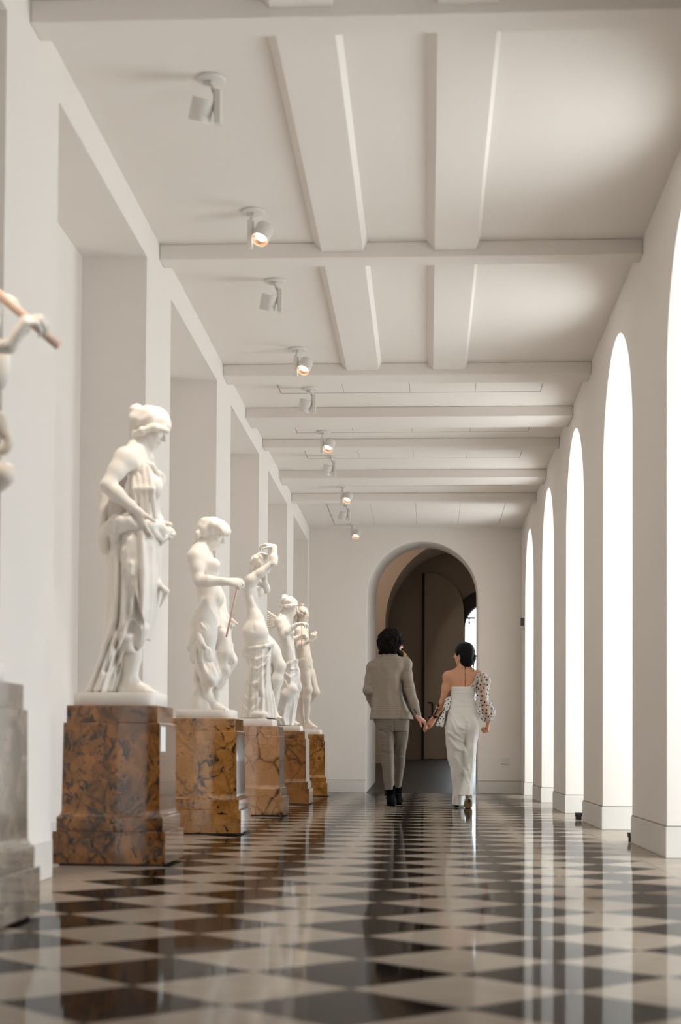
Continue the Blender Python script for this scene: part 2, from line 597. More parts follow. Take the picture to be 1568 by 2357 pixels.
bmesh.ops.remove_doubles(bm, verts=bm.verts, dist=.0004)
tag(finish('trim_%d' % ti, bm, M_black), 'black band painted as the shaded recess over the hall window', 'dark recess band', kind='structure')
ti += 1
bm = bmesh.new()
xo = YD + .25
box(bm, WC - .02, WC + .02, xo, xo + .04, .41, WSP + WR_)
for zz in (.9,): box(bm, WC - WR_, WC + WR_, xo, xo + .04, zz, zz + .03)
wf = tag(finish('window_9', bm, M_frame), 'bright arched window at the end of the hall', 'window', kind='structure')
bm = bmesh.new()
bm.faces.new([bm.verts.new((x, xo + .02, z)) for x, z in [(WC - WR_, .41)] + arch_pts(WC, WR_, WSP) + [(WC + WR_, .41)]])
finish('window_pane', bm, M_glass, wf)
bm = bmesh.new()
box(bm, -3.2, -.09, YD - .02, YD, .25, .545)
tag(finish('baseboard_hall_back', bm, M_taupe, bevel=.004), 'taupe skirting left of the tall door', 'skirting', kind='structure')
# tall door leaf: straight on its left, its head a quarter arch
bm = bmesh.new()
dl, dr, dtop = -.075, .615, 3.67
pts = [(dl, .41), (dl, dtop - .005)]
n = 20
for i in range(n + 1):
    q = math.pi / 2 * (1 - i / n)
    pts.append((dr - .62 + .62 * math.cos(q), dtop - .70 + .70 * math.sin(q)))
pts.append((dr, .41))
A = [bm.verts.new((x, YD - .12, z)) for x, z in pts]
B = [bm.verts.new((x, YD - .06, z)) for x, z in pts]
bm.faces.new(A); bm.faces.new(B)
for i in range(len(pts)):
    j = (i + 1) % len(pts)
    bm.faces.new((A[i], A[j], B[j], B[i]))
d1 = tag(finish('door_1', bm, M_taupe, bevel=.008), 'tall taupe door leaf with quarter arched head', 'door', kind='structure')
bm = bmesh.new()
hx = .035
tube(bm, (hx + .03, YD - .17, 1.13), (hx + .03, YD - .17, 1.40), .013, n=12)
tube(bm, (hx + .03, YD - .17, 1.39), (hx - .05, YD - .17, 1.395), .013, n=12)
tube(bm, (hx + .03, YD - .17, 1.14), (hx - .04, YD - .17, 1.14), .013, n=12)
tube(bm, (hx - .03, YD - .17, 1.395), (hx - .03, YD - .12, 1.395), .01, n=12)
tube(bm, (hx - .03, YD - .17, 1.14), (hx - .03, YD - .12, 1.14), .01, n=12)
tag(finish('door_handle', bm, M_black, d1), 'dark pull handle')
bm = bmesh.new()
box(bm, dl - .045, dl, YD - .05, YD - .02, .41, dtop)
finish('dark_gap_strip', bm, M_black, d1)  # black strip painted as the shaded gap left of the leaf
# black camera bracket seen against the hall window
t = empty('wall_bracket', (.70, YD - .35, 2.84), 'small black bracket lamp seen against the bright hall window', 'bracket')
bm = bmesh.new(); box(bm, -.06, .10, -.03, .03, 0, .03); finish('arm', bm, M_black, t)
bm = bmesh.new(); tube(bm, (.0, 0, 0), (.0, 0, -.07), .012, n=12); lathe(bm, (0, 0, -.06), (0, 0, -1), [(0, .0), (0, .02), (.02, .016), (.03, .0)], 14); finish('knob', bm, M_black, t, True)

# small fittings on the end wall
t = empty('power_outlet', (1.0, Y_END - .001, .42), 'white double power outlet low on the end wall', 'outlet')
bm = bmesh.new(); box(bm, -.052, .052, -.011, .0, -.04, .04); finish('face_plate', bm, M_plastic, t, bevel=.003)
for q in (-.026, .026):
    bm = bmesh.new()
    box(bm, q - .012, q + .012, -.0125, -.0108, -.014, .016)
    finish('socket', bm, M_lamp, t, bevel=.001)
t = empty('wall_sensor', (XR - .001, 19.55, 2.17), 'small white sensor box high on the right wall corner', 'sensor')
bm = bmesh.new(); box(bm, -.045, 0, -.05, .05, -.07, .075); finish('housing', bm, M_plastic, t, bevel=.006)
bm = bmesh.new(); box(bm, -.048, -.004, -.054, -.05, -.03, .07); finish('side_slot', bm, M_groove, t)

# black feet of floor stands showing past the piers
bm = bmesh.new()
for nm_, x, y, L, lab in (('a', 1.235, 12.36, .15, 'low black metal floor bar in the window recess beside the third pier'),
                          ('b', 1.262, 9.32, .10, 'black metal floor block in the window recess beside the nearest pier')):
    t = empty('floor_rail', (x, y, 0), lab, 'floor rail', 'black feet in the window recesses')
    q = bmesh.new(); box(q, -.06, .30, -.04, .04, .026, .055); finish('bar', q, M_black, t, bevel=.003)
    q = bmesh.new(); box(q, -.055, -.01, -.03, .03, 0, .03); finish('foot', q, M_black, t, bevel=.002)
bm.free()

# ================================================================== MODELLING TOOLKIT FOR FIGURES
def at(px, py, Yd):
    """point at distance Yd down the gallery seen at a place of the photograph"""
    d = _f + _r * ((px - 784) / FPX) + _u * ((CYP - py) / FPX)
    t = Yd / d.y
    return np.array([d.x * t, Yd, CAM_H + d.z * t])


def V(*a): return np.array(a if len(a) > 1 else a[0], float)
def unit(a): return np.asarray(a, float) / (np.linalg.norm(a) + 1e-12)
def lerp(a, b, t): return np.asarray(a) * (1 - t) + np.asarray(b) * t


def smin(a, b, k):
    if k <= 0: return np.minimum(a, b)
    h = np.maximum(k - np.abs(a - b), 0) / k
    return np.minimum(a, b) - h * h * k * .25


class Clay:
    """blends rounded volumes into one continuous surface"""
    def __init__(s, h):
        s.h, s.ops = h, []

    def cone(s, a, b, ra, rb=None, k=.02, cut=False):
        a, b = V(a), V(b)
        rb = ra if rb is None else rb
        R = max(ra, rb)
        ab = b - a
        L2 = float(ab @ ab) + 1e-9

        def f(x, y, z):
            px, py, pz = x - a[0], y - a[1], z - a[2]
            t = np.clip((px * ab[0] + py * ab[1] + pz * ab[2]) / L2, 0, 1)
            return np.sqrt((px - t * ab[0]) ** 2 + (py - t * ab[1]) ** 2 + (pz - t * ab[2]) ** 2) - (ra + (rb - ra) * t)
        s.ops.append((np.minimum(a, b) - R, np.maximum(a, b) + R, f, k, cut))

    def chain(s, pts, rs, k=.02, cut=False):
        for i in range(len(pts) - 1):
            s.cone(pts[i], pts[i + 1], rs[i], rs[i + 1], k, cut)

    def ell(s, c, r, axes=None, k=.02, cut=False):
        """axes: rows are the three unit axes of the ellipsoid"""
        c, r = V(c), V(r)
        A = np.eye(3) if axes is None else np.array([unit(q) for q in axes])
        ext = np.sqrt(((A * r[:, None]) ** 2).sum(0))

        def f(x, y, z):
            px, py, pz = x - c[0], y - c[1], z - c[2]
            q = [(px * A[i, 0] + py * A[i, 1] + pz * A[i, 2]) / r[i] for i in range(3)]
            k0 = np.sqrt(q[0] ** 2 + q[1] ** 2 + q[2] ** 2)
            k1 = np.sqrt((q[0] / r[0]) ** 2 + (q[1] / r[1]) ** 2 + (q[2] / r[2]) ** 2)
            return k0 * (k0 - 1) / (k1 + 1e-6)
        s.ops.append((c - ext, c + ext, f, k, cut))

    def loft(s, rows, folds=0, amp=.05, phase=0, twist=0, k=.015, power=2.0, cut=False, amp0=0, shell=None):
        """stacked ovals. rows: (z, cx, cy, rx, ry); the oval's rim waves with vertical folds that deepen downwards"""
        rows = sorted(rows)
        zs, cx, cy, rx, ry = [np.array(q, float) for q in zip(*rows)]
        R = max(rx.max(), ry.max()) * (1 + amp)
        lo = V((cx - rx).min(), (cy - ry).min(), zs[0]) - V(amp * R, amp * R, 0)
        hi = V((cx + rx).max(), (cy + ry).max(), zs[-1]) + V(amp * R, amp * R, 0)
        rng = np.random.RandomState(int(phase * 100) + folds)
        hm = [(folds, 1.0, phase), (folds * 1.7, .5, rng.rand() * 6), (folds * .55, .6, rng.rand() * 6)]

        def f(x, y, z):
            zz = z.reshape(-1)
            I = [np.interp(zz, zs, q).reshape(z.shape) for q in (cx, cy, rx, ry)]
            qx, qy = (x - I[0]) / I[2], (y - I[1]) / I[3]
            rho = (np.abs(qx) ** power + np.abs(qy) ** power) ** (1 / power)
            d = rho - 1
            if folds:
                th = np.arctan2(qy, qx)
                tz = (zs[-1] - z) / (zs[-1] - zs[0])
                w = sum(a * np.sin(round(n) * th + p + twist * tz * 3 + .35 * math.cos(n) * np.sin(z * 9 + p)) for n, a, p in hm)
                d = d - (amp0 + (amp - amp0) * np.clip(tz * 1.4, 0, 1)) * w
            m = np.minimum(I[2], I[3])
            d = d * m
            if shell: d = np.abs(d) - shell
            return np.maximum(d, np.maximum(z - zs[-1], zs[0] - z))
        s.ops.append((lo, hi, f, k, cut))

    def box(s, c, r, axes=None, rnd=.01, k=.01, cut=False):
        c, r = V(c), V(r)
        A = np.eye(3) if axes is None else np.array([unit(q) for q in axes])
        ext = np.sqrt(((A * r[:, None]) ** 2).sum(0)) + 1e-3

        def f(x, y, z):
            px, py, pz = x - c[0], y - c[1], z - c[2]
            q = [np.abs(px * A[i, 0] + py * A[i, 1] + pz * A[i, 2]) - (r[i] - rnd) for i in range(3)]
            o = np.sqrt(sum(np.maximum(t, 0) ** 2 for t in q))
            return o + np.minimum(np.maximum(q[0], np.maximum(q[1], q[2])), 0) - rnd
        s.ops.append((c - ext, c + ext, f, k, cut))

    def warp(s, fn, lo, hi):
        s.ops.append((V(lo), V(hi), fn, None, None))

    def fold(s, pts, rs, ymid, gain=.65, side=-1):
        """raise (or, with negative gain, sink) a crease along a line on the side facing one way"""
        pts = [V(q) for q in pts]
        W = max(rs) * 3
        lo = np.min(pts, 0) - W; hi = np.max(pts, 0) + W
        lo[1], hi[1] = (ymid - .5, ymid) if side < 0 else (ymid, ymid + .5)

        def f(x, y, z):
            out = 0
            for i in range(len(pts) - 1):
                a, b = pts[i], pts[i + 1]
                ax, az = b[0] - a[0], b[2] - a[2]
                L = ax * ax + az * az + 1e-9
                t = np.clip(((x - a[0]) * ax + (z - a[2]) * az) / L, 0, 1)
                d2 = (x - a[0] - t * ax) ** 2 + (z - a[2] - t * az) ** 2
                r = rs[i] + (rs[i + 1] - rs[i]) * t
                out = np.maximum(out, r * np.exp(-d2 / (r * r * 1.3)))
            return -gain * out * np.clip((ymid - y if side < 0 else y - ymid) * 30, 0, 1)
        s.ops.append((lo, hi, f, None, None))

    def clip(s, n, d):
        """keep only the side where n.p < d"""
        s.ops.append((V(n), d, None, None, 'clip'))

    def grid(s):
        h = s.h
        real = [o for o in s.ops if o[3] is not None and not o[4]]
        lo = np.min([o[0] for o in real], 0) - 4 * h
        hi = np.max([o[1] for o in real], 0) + 4 * h
        n = np.ceil((hi - lo) / h).astype(int) + 1
        ax = [(lo[i] + h * np.arange(n[i])).astype(np.float32) for i in range(3)]
        F = np.full(n, .5, np.float32)
        for o in s.ops:
            if o[4] == 'clip':
                nn, d = o[0], o[1]
                q = ax[0][:, None, None] * nn[0] + ax[1][None, :, None] * nn[1] + ax[2][None, None, :] * nn[2] - d
                F = np.maximum(F, q.astype(np.float32))
                continue
            mg = (o[3] or 0) + 3 * h
            a = np.clip(np.floor((o[0] - mg - lo) / h).astype(int), 0, n)
            b = np.clip(np.ceil((o[1] + mg - lo) / h).astype(int) + 1, 0, n)
            if (b <= a).any(): continue
            sl = tuple(slice(a[i], b[i]) for i in range(3))
            x, y, z = ax[0][sl[0]][:, None, None], ax[1][sl[1]][None, :, None], ax[2][sl[2]][None, None, :]
            if o[3] is None:
                F[sl] += o[2](x, y, z)
                continue
            d = o[2](x, y, z).astype(np.float32)
            if o[4]: F[sl] = -smin(-F[sl], d, o[3])
            else: F[sl] = smin(F[sl], d, o[3])
        return F, lo, h

    def mesh(s, name, mats, parent=None, relax=1, origin=None):
        F, lo, h = s.grid()
        n = np.array(F.shape)
        ins = F < 0
        c = np.zeros(n - 1, np.int8)
        for i in (0, 1):
            for j in (0, 1):
                for k in (0, 1):
                    c += ins[i:n[0] - 1 + i, j:n[1] - 1 + j, k:n[2] - 1 + k]
        act = (c > 0) & (c < 8)
        idx = np.argwhere(act)
        vid = np.full(n - 1, -1, np.int32)
        vid[act] = np.arange(len(idx))
        corners = np.array([(i, j, k) for i in (0, 1) for j in (0, 1) for k in (0, 1)])
        val = np.stack([F[tuple((idx + q).T)] for q in corners], 1)
        acc = np.zeros((len(idx), 3)); cnt = np.zeros(len(idx))
        for a in range(8):
            for b in range(a + 1, 8):
                if np.abs(corners[a] - corners[b]).sum() == 1:
                    m = (val[:, a] < 0) != (val[:, b] < 0)
                    t = val[m, a] / (val[m, a] - val[m, b])
                    acc[m] += corners[a] + t[:, None] * (corners[b] - corners[a])
                    cnt[m] += 1
        P = lo + h * (idx + acc / cnt[:, None])
        quads = []
        for ax_ in range(3):
            o1, o2 = (ax_ + 1) % 3, (ax_ + 2) % 3
            s0 = [slice(1, n[q] - 1) for q in range(3)]; s1 = list(s0)
            s0[ax_] = slice(0, n[ax_] - 1); s1[ax_] = slice(1, n[ax_])
            A, B = ins[tuple(s0)], ins[tuple(s1)]
            for flip, msk in ((False, A & ~B), (True, ~A & B)):
                e = np.argwhere(msk)
                if not len(e): continue
                base = e + 1
                base[:, ax_] -= 1
                def g(d1, d2):
                    q = base.copy(); q[:, o1] -= d1; q[:, o2] -= d2
                    return vid[tuple(q.T)]
                Q = np.stack([g(1, 1), g(0, 1), g(0, 0), g(1, 0)], 1)
                quads.append(Q[:, ::-1] if flip else Q)
        Q = np.concatenate(quads)
        for _ in range(relax):                       # gentle smoothing
            acc = np.zeros_like(P); cnt = np.zeros(len(P))
            for i in range(4):
                a, b = Q[:, i], Q[:, (i + 1) % 4]
                np.add.at(acc, a, P[b]); np.add.at(cnt, a, 1)
                np.add.at(acc, b, P[a]); np.add.at(cnt, b, 1)
            P = P * .5 + acc / np.maximum(cnt, 1)[:, None] * .5
        if origin is not None: P = P - V(origin)
        me = bpy.data.meshes.new(name)
        me.vertices.add(len(P)); me.loops.add(Q.size); me.polygons.add(len(Q))
        me.vertices.foreach_set('co', P.astype(np.float32).ravel())
        me.loops.foreach_set('vertex_index', Q.astype(np.int32).ravel())
        me.polygons.foreach_set('loop_start', (np.arange(len(Q)) * 4).astype(np.int32))
        me.polygons.foreach_set('use_smooth', np.ones(len(Q), bool))
        me.update(calc_edges=True)
        me.validate()
        for m in (mats if isinstance(mats, (list, tuple)) else [mats]): me.materials.append(m)
        o = bpy.data.objects.new(name, me)
        link(o)
        if parent: o.parent = parent
        return o


def head(c, ctr, fwd, up, S, k=.012, female=False, ears=True, beard=False):
    f = unit(fwd)
    u = unit(V(up) - f * (V(up) @ f))
    r = np.cross(f, u)
    P = lambda a, b, q: V(ctr) + (r * a + f * b + u * q) * S
    ax = (r, f, u)
    c.ell(P(0, -.012, .03), V(.073, .093, .087) * S, ax, k)
    c.ell(P(0, .026, -.035), V(.058, .064, .080) * S, ax, k + .012)
    c.ell(P(0, .052, -.088), V(.034, .032, .026) * S, ax, k + .006)
    for q in (-1, 1):
        c.ell(P(.046 * q, .012, -.062), V(.016, .036, .026) * S, ax, k + .006)
        c.ell(P(.034 * q, .060, -.022), V(.020, .020, .020) * S, ax, k)           # cheek
        c.ell(P(.030 * q, .090, .004), V(.017, .014, .011) * S, ax, .008, cut=True)  # eye socket
        c.ell(P(.029 * q, .072, .003), V(.013, .013, .011) * S, ax, .003)
        c.cone(P(.012 * q, .086, .019), P(.046 * q, .072, .018), .007 * S, .006 * S, .008)
        if ears:
            c.ell(P(.072 * q, -.010, -.008), V(.009, .019, .031) * S, ax, .004)
            c.ell(P(.081 * q, -.004, -.004), V(.004, .009, .015) * S, ax, .003, cut=True)
    c.cone(P(0, .084, .016), P(0, .107, -.026), .0075 * S, .0105 * S, .007)
    for q in (-1, 1): c.ell(P(.009 * q, .095, -.030), V(.008, .009, .007) * S, ax, .004)
    c.ell(P(0, .087, -.052), V(.022, .011, .007) * S, ax, .005)
    c.ell(P(0, .083, -.065), V(.018, .011, .008) * S, ax, .005)
    c.ell(P(0, .101, -.0585), V(.022, .008, .0016) * S, ax, .003, cut=True)
    return P, ax


def hand(c, wrist, d, n, S, curl=(30, 35, 40, 45), thumb=1, tcurl=20, spread=4, k=.006, fr=1.0, tout=40):
    """d: direction of the palm, n: palm normal (fingers bend towards it), thumb=+1 puts the thumb on the side d x n"""
    d = unit(d); n = unit(V(n) - d * (V(n) @ d)); w = np.cross(d, n)
    wrist = V(wrist)
    kn = []
    off = [.030, .010, -.010, -.028]
    ln = [.088, .092, .086, .078]
    fl = [(.043, .026, .021), (.047, .030, .023), (.044, .028, .022), (.035, .021, .019)]
    for i in range(4):
        w0 = wrist + w * off[i] * thumb * S * .55
        q = wrist + (w * off[i] * thumb + d * ln[i]) * S
        c.cone(w0, q, .015 * S * fr, .0115 * S * fr, .012)
        kn.append(q)
    c.ell(wrist + d * .045 * S, V(.034, .045, .014) * S, (w, d, n), .01)
    c.ell(wrist + (d * .03 + w * .022 * thumb + n * .008) * S, V(.016, .028, .014) * S, (w, d, n), .01)
    for i in range(4):
        p = kn[i]
        side = (1.5 - i) * spread
        a0 = math.radians(side) * thumb
        dd = d * math.cos(a0) + w * math.sin(a0)
        ang = 0
        cv = curl[i]
        cvs = cv if isinstance(cv, (list, tuple)) else (cv, cv * 1.1, cv * .7)
        rad = [.0100, .0090, .0080, .0068]
        if i == 3: rad = [r_ * .88 for r_ in rad]
        for j in range(3):
            ang += math.radians(cvs[j])
            q = p + (dd * math.cos(ang) + n * math.sin(ang)) * fl[i][j] * S
            c.cone(p, q, rad[j] * S * fr, rad[j + 1] * S * fr, k)
            p = q
    a = math.radians(tout)
    p = wrist + (w * .020 * thumb + d * .014 + n * .006) * S
    t1 = unit(d * math.cos(a) + w * thumb * math.sin(a) + n * .30)
    q = p + t1 * .042 * S
    c.cone(p, q, .015 * S * fr, .0118 * S * fr, .012)
    b = math.radians(tcurl)
    t2 = unit(t1 * math.cos(b) + (d * .75 + n * .6) * math.sin(b))
    q2 = q + t2 * .032 * S
    c.cone(q, q2, .0115 * S * fr, .0100 * S * fr, k)
    t3 = unit(t2 * math.cos(b) + (d * .7 + n * .7) * math.sin(b))
    c.cone(q2, q2 + t3 * .025 * S, .0100 * S * fr, .0078 * S * fr, k)


def arm(c, sh, el, wr, S, mus=1.0):
    sh, el, wr = V(sh), V(el), V(wr)
    c.ell(sh, V(.054, .054, .056) * S * mus, None, .03)
    c.cone(sh, lerp(sh, el, .45), .050 * S * mus, .047 * S * mus, .03)
    c.cone(lerp(sh, el, .4), el, .046 * S * mus, .036 * S, .02)
    d = unit(wr - el)
    c.cone(el, lerp(el, wr, .3), .037 * S, .041 * S * mus, .02)
    c.cone(lerp(el, wr, .3), lerp(el, wr, .8), .041 * S * mus, .027 * S, .02)
    c.cone(lerp(el, wr, .8), wr, .027 * S, .0245 * S, .02)


def leg(c, hip, kn, an, S, mus=1.0, back=None):
    hip, kn, an = V(hip), V(kn), V(an)
    c.cone(hip, lerp(hip, kn, .35), .088 * S * mus, .082 * S * mus, .04)
    c.cone(lerp(hip, kn, .3), kn, .082 * S * mus, .054 * S, .03)
    c.ell(kn, V(.052, .052, .058) * S, None, .02)
    d = unit(an - kn)
    bk = V(0, 0, 0) if back is None else unit(back)
    c.cone(kn, lerp(kn, an, .3) + bk * .012 * S, .050 * S, .054 * S * mus, .03)
    c.cone(lerp(kn, an, .3) + bk * .012 * S, lerp(kn, an, .72), .054 * S * mus, .036 * S, .03)
    c.cone(lerp(kn, an, .7), an, .036 * S, .031 * S, .02)


def foot(c, an, toe, S, k=.02):
    an, toe = V(an), V(toe)
    d = unit((toe - an) * V(1, 1, 0))
    w = np.cross(d, V(0, 0, 1))
    z0 = toe[2]
    heel = V(an[0], an[1], z0) - d * .035 * S + V(0, 0, .014 * S)
    c.cone(an, heel, .034 * S, .028 * S, k)
    ball = V(toe[0], toe[1], z0) - d * .045 * S + V(0, 0, .008 * S)
    c.cone(heel, ball, .028 * S, .028 * S, k)
    c.cone(an, ball, .032 * S, .022 * S, k)
    for i, t in enumerate((-1.6, -.7, .1, .9, 1.7)):
        q = ball + w * t * .013 * S
        c.cone(q, q + d * (.045 - .004 * abs(t + 1)) * S + V(0, 0, -.004 * S), .013 * S, .010 * S, .006)


def torso(c, neck, chest, waist, pelvis, side, fwd, S, female=False, w=1.0):
    """side: unit vector to the figure's left"""
    neck, chest, waist, pelvis = V(neck), V(chest), V(waist), V(pelvis)
    s_, f_ = unit(side), unit(fwd)
    up1 = unit(neck - chest); up2 = unit(chest - waist); up3 = unit(waist - pelvis)
    c.ell(chest, V(.150 * w, .105, .165) * S, (s_, f_, up1), .05)
    c.ell(lerp(chest, neck, .5), V(.125 * w, .075, .085) * S, (s_, f_, up1), .05)
    if female:
        c.ell(waist, V(.118 * w, .088, .13) * S, (s_, f_, up2), .06)
        c.ell(pelvis, V(.165 * w, .115, .125) * S, (s_, f_, up3), .06)
        for q in (-1, 1):
            c.ell(chest + (s_ * q * .070 + f_ * .078 - up1 * .01) * S, V(.058, .056, .060) * S, (s_, f_, up1), .025)
            c.ell(pelvis + (s_ * q * .075 - f_ * .07 - up3 * .06) * S, V(.088, .080, .095) * S, (s_, f_, up3), .03)
    else:
        c.ell(waist, V(.130 * w, .092, .14) * S, (s_, f_, up2), .05)
        c.ell(pelvis, V(.152 * w, .108, .12) * S, (s_, f_, up3), .05)
        for q in (-1, 1):
            c.ell(chest + (s_ * q * .068 + f_ * .062 + up1 * .035) * S, V(.078, .045, .060) * S, (s_, f_, up1), .02)
            c.ell(pelvis + (s_ * q * .07 - f_ * .065 - up3 * .05) * S, V(.078, .072, .085) * S, (s_, f_, up3), .03)
            c.ell(waist + (s_ * q * .035 + f_ * .072 + up2 * .02) * S, V(.034, .022, .095) * S, (s_, f_, up2), .02)
    # shallow spine line
    c.cone(lerp(neck, chest, .4) - f_ * .104 * S, waist - f_ * .102 * S, .006 * S, .010 * S, .02, cut=True)


def yoke(c, neck, shL, shR, hd, S, female=False):
    neck = V(neck)
    for sh in (shL, shR):
        c.cone(lerp(neck, sh, .12), V(sh), .050 * S, .046 * S, .04)
        c.cone(neck + (V(hd) - neck) * .35, lerp(neck, sh, .75), .040 * S, .030 * S, .04)
    c.cone(neck, lerp(neck, hd, .75), (.050 if female else .058) * S, (.045 if female else .053) * S, .03)

# ================================================================== PEDESTALS, LAMPS
def marble(name, stops, seed, scale=1.0, dark=.55, veins=1.0, stretch=(1, 1, .8)):
    """polished breccia: swirled ground, angular clasts, dark cracks and black blots"""
    m = bpy.data.materials.new(name)
    m.use_nodes = True
    g = NB(m)
    p = g.mapping(g.coord(), loc=(seed * 3.7, seed * 1.9, seed * .7), sc=stretch, rot=(0, .35, 0))
    def warp(v, sc, am):
        nn = g.n.new('ShaderNodeTexNoise'); nn.inputs['Scale'].default_value = sc; nn.inputs['Detail'].default_value = 6
        g.l.new(v, nn.inputs['Vector'])
        vm = g.n.new('ShaderNodeVectorMath'); vm.operation = 'MULTIPLY_ADD'
        g.l.new(nn.outputs['Color'], vm.inputs[0]); vm.inputs[1].default_value = (am, am, am); g.l.new(v, vm.inputs[2])
        return vm.outputs[0]
    q = warp(p, 4.2 * scale, .30)
    q2 = warp(p, 11 * scale, .09)
    base = g.ramp(g.noise(q, 9 * scale, 9, .9, .68), stops)
    vc = g.n.new('ShaderNodeTexVoronoi'); vc.inputs['Scale'].default_value = 15 * scale
    g.l.new(q2, vc.inputs['Vector'])
    sv = g.n.new('ShaderNodeSeparateColor'); g.l.new(vc.outputs['Color'], sv.inputs[0])
    base = g.mix(g.m('MULTIPLY', sv.outputs[0], .42), base, (stops[-1][1][0] * 1.15, stops[-1][1][1] * 1.15, stops[-1][1][2] * 1.2, 1))
    base = g.mix(g.m('MULTIPLY', sv.outputs[1], .35), base, (stops[0][1][0], stops[0][1][1], stops[0][1][2], 1))
    def crack(v, sc, w0, w1):
        vo = g.n.new('ShaderNodeTexVoronoi'); vo.feature = 'DISTANCE_TO_EDGE'; vo.inputs['Scale'].default_value = sc
        g.l.new(v, vo.inputs['Vector'])
        return g.ramp(vo.outputs['Distance'], [(0, (1, 1, 1)), (w0, (.5, .5, .5)), (w1, (0, 0, 0))])
    msk = g.ramp(g.noise(p, 3.4 * scale, 4), [(.40, (0, 0, 0)), (.58, (1, 1, 1))])
    vf = g.m('MULTIPLY', crack(q, 6 * scale, .02, .06), msk)
    msk2 = g.ramp(g.noise(p, 5.3 * scale, 3, .4), [(.45, (0, 0, 0)), (.6, (1, 1, 1))])
    vf2 = g.m('MULTIPLY', crack(q2, 17 * scale, .03, .07), msk2)
    blot = g.ramp(g.noise(q, 15 * scale, 7, 1.6, .62), [(dark, (0, 0, 0)), (dark + .05, (1, 1, 1))])
    f = g.m('MINIMUM', g.m('ADD', g.m('ADD', g.m('MULTIPLY', vf, .9 * veins), g.m('MULTIPLY', vf2, .55 * veins)), g.m('MULTIPLY', blot, .95)), 1.0)
    col = g.mix(f, base, (.010, .005, .002, 1))
    g.l.new(col, g.b.inputs['Base Color'])
    g.b.inputs['Roughness'].default_value = .10
    g.b.inputs['IOR'].default_value = 1.5
    g.b.inputs['Coat Weight'].default_value = 1.0
    g.b.inputs['Coat IOR'].default_value = 1.8
    g.b.inputs['Coat Roughness'].default_value = .05
    g.bump(g.noise(p, 7, 2), .05, .01)
    return m


BROWN = [(.30, (.022, .008, .002)), (.44, (.12, .038, .005)), (.55, (.30, .10, .012)), (.70, (.46, .18, .03))]
OCHRE = [(.30, (.16, .055, .008)), (.45, (.36, .14, .020)), (.58, (.48, .20, .036)), (.72, (.54, .27, .08))]
ROSE = [(.28, (.30, .12, .04)), (.45, (.46, .22, .09)), (.6, (.52, .28, .135)), (.75, (.56, .33, .18))]
RUST = [(.28, (.10, .034, .007)), (.45, (.25, .088, .016)), (.6, (.36, .14, .03)), (.75, (.42, .19, .05))]
GREYB = [(.28, (.06, .036, .022)), (.45, (.15, .10, .068)), (.6, (.23, .165, .115)), (.75, (.31, .235, .175))]
M_ped = [marble('grey_brown_breccia_marble', GREYB, 1, .7, .60, .6), marble('dark_brown_breccia_marble', BROWN, 2, .85, .545, 1.0, (1, 1, .7)),
         marble('ochre_breccia_marble', OCHRE, 3, .95, .575, .8), marble('rose_brown_veined_marble', ROSE, 4, .55, .68, 1.1),
         marble('rust_brown_veined_marble', RUST, 5, .7, .62, 1.0), marble('orange_brown_veined_marble', OCHRE, 6, .7, .60, 1.0)]
M_ped[0].node_tree.nodes['Principled BSDF'].inputs['Coat Weight'].default_value = .3
M_card = mat('white_label_card', (.85, .85, .84), .5, .4)

PED = [(-1.505, 4.615), (-1.460, 7.225), (-1.442, 9.925), (-1.445, 12.765), (-1.450, 15.565), (-1.452, 18.415)]
PLAB = ['grey brown marble pedestal, nearest and cut by the left edge of the photo',
        'dark brown marble pedestal with white label card on its side',
        'speckled ochre marble pedestal, second whole one from the viewer',
        'pinkish tan marble pedestal with thin dark cracks, third whole one',
        'rust brown marble pedestal, last but one before the end wall',
        'orange brown marble pedestal nearest the end wall and arch']


def square_loft(bm, prof):
    rings = []
    for z, h in prof:
        rings.append([bm.verts.new((x * h, y * h, z)) for x, y in ((-1, -1), (1, -1), (1, 1), (-1, 1))])
    for A, B in zip(rings, rings[1:]):
        for i in range(4): bm.faces.new((A[i], A[(i + 1) % 4], B[(i + 1) % 4], B[i]))
    bm.faces.new(rings[0][::-1]); bm.faces.new(rings[-1])


for i, (px_, py_) in enumerate(PED):
    t = empty('pedestal', (px_, py_, 0), PLAB[i], 'pedestal', 'marble pedestals along the niches')
    m = M_ped[i]
    bm = bmesh.new(); square_loft(bm, [(0.009, .262), (.158, .262)]); finish('base_block', bm, m, t, bevel=.003)
    bm = bmesh.new(); square_loft(bm, [(0, .235), (.012, .235)]); finish('recessed_shadow_foot', bm, M_groove, t)  # dark colour paints the thin shadow line under the base block
    bm = bmesh.new(); square_loft(bm, [(.158, .247), (.222, .247)]); finish('plinth_course', bm, m, t, bevel=.003)
    cove = [(.2225, .2455)]
    for q in range(9):
        a = math.pi / 2 * q / 8
        cove.append((.226 + .034 * (1 - math.cos(a)), .228 + .0155 * (1 - math.sin(a))))
    bm = bmesh.new(); square_loft(bm, cove + [(.655, .224), (.658, .221)]); finish('shaft', bm, m, t)
    bm = bmesh.new(); square_loft(bm, [(.658, .213), (.738, .213)]); finish('cap_block', bm, m, t, bevel=.003)
    if i == 1:
        bm = bmesh.new(); box(bm, .2245, .229, -.212, -.085, .525, .642); tag(finish('label_card', bm, M_card, t, bevel=.001), 'small white label card')


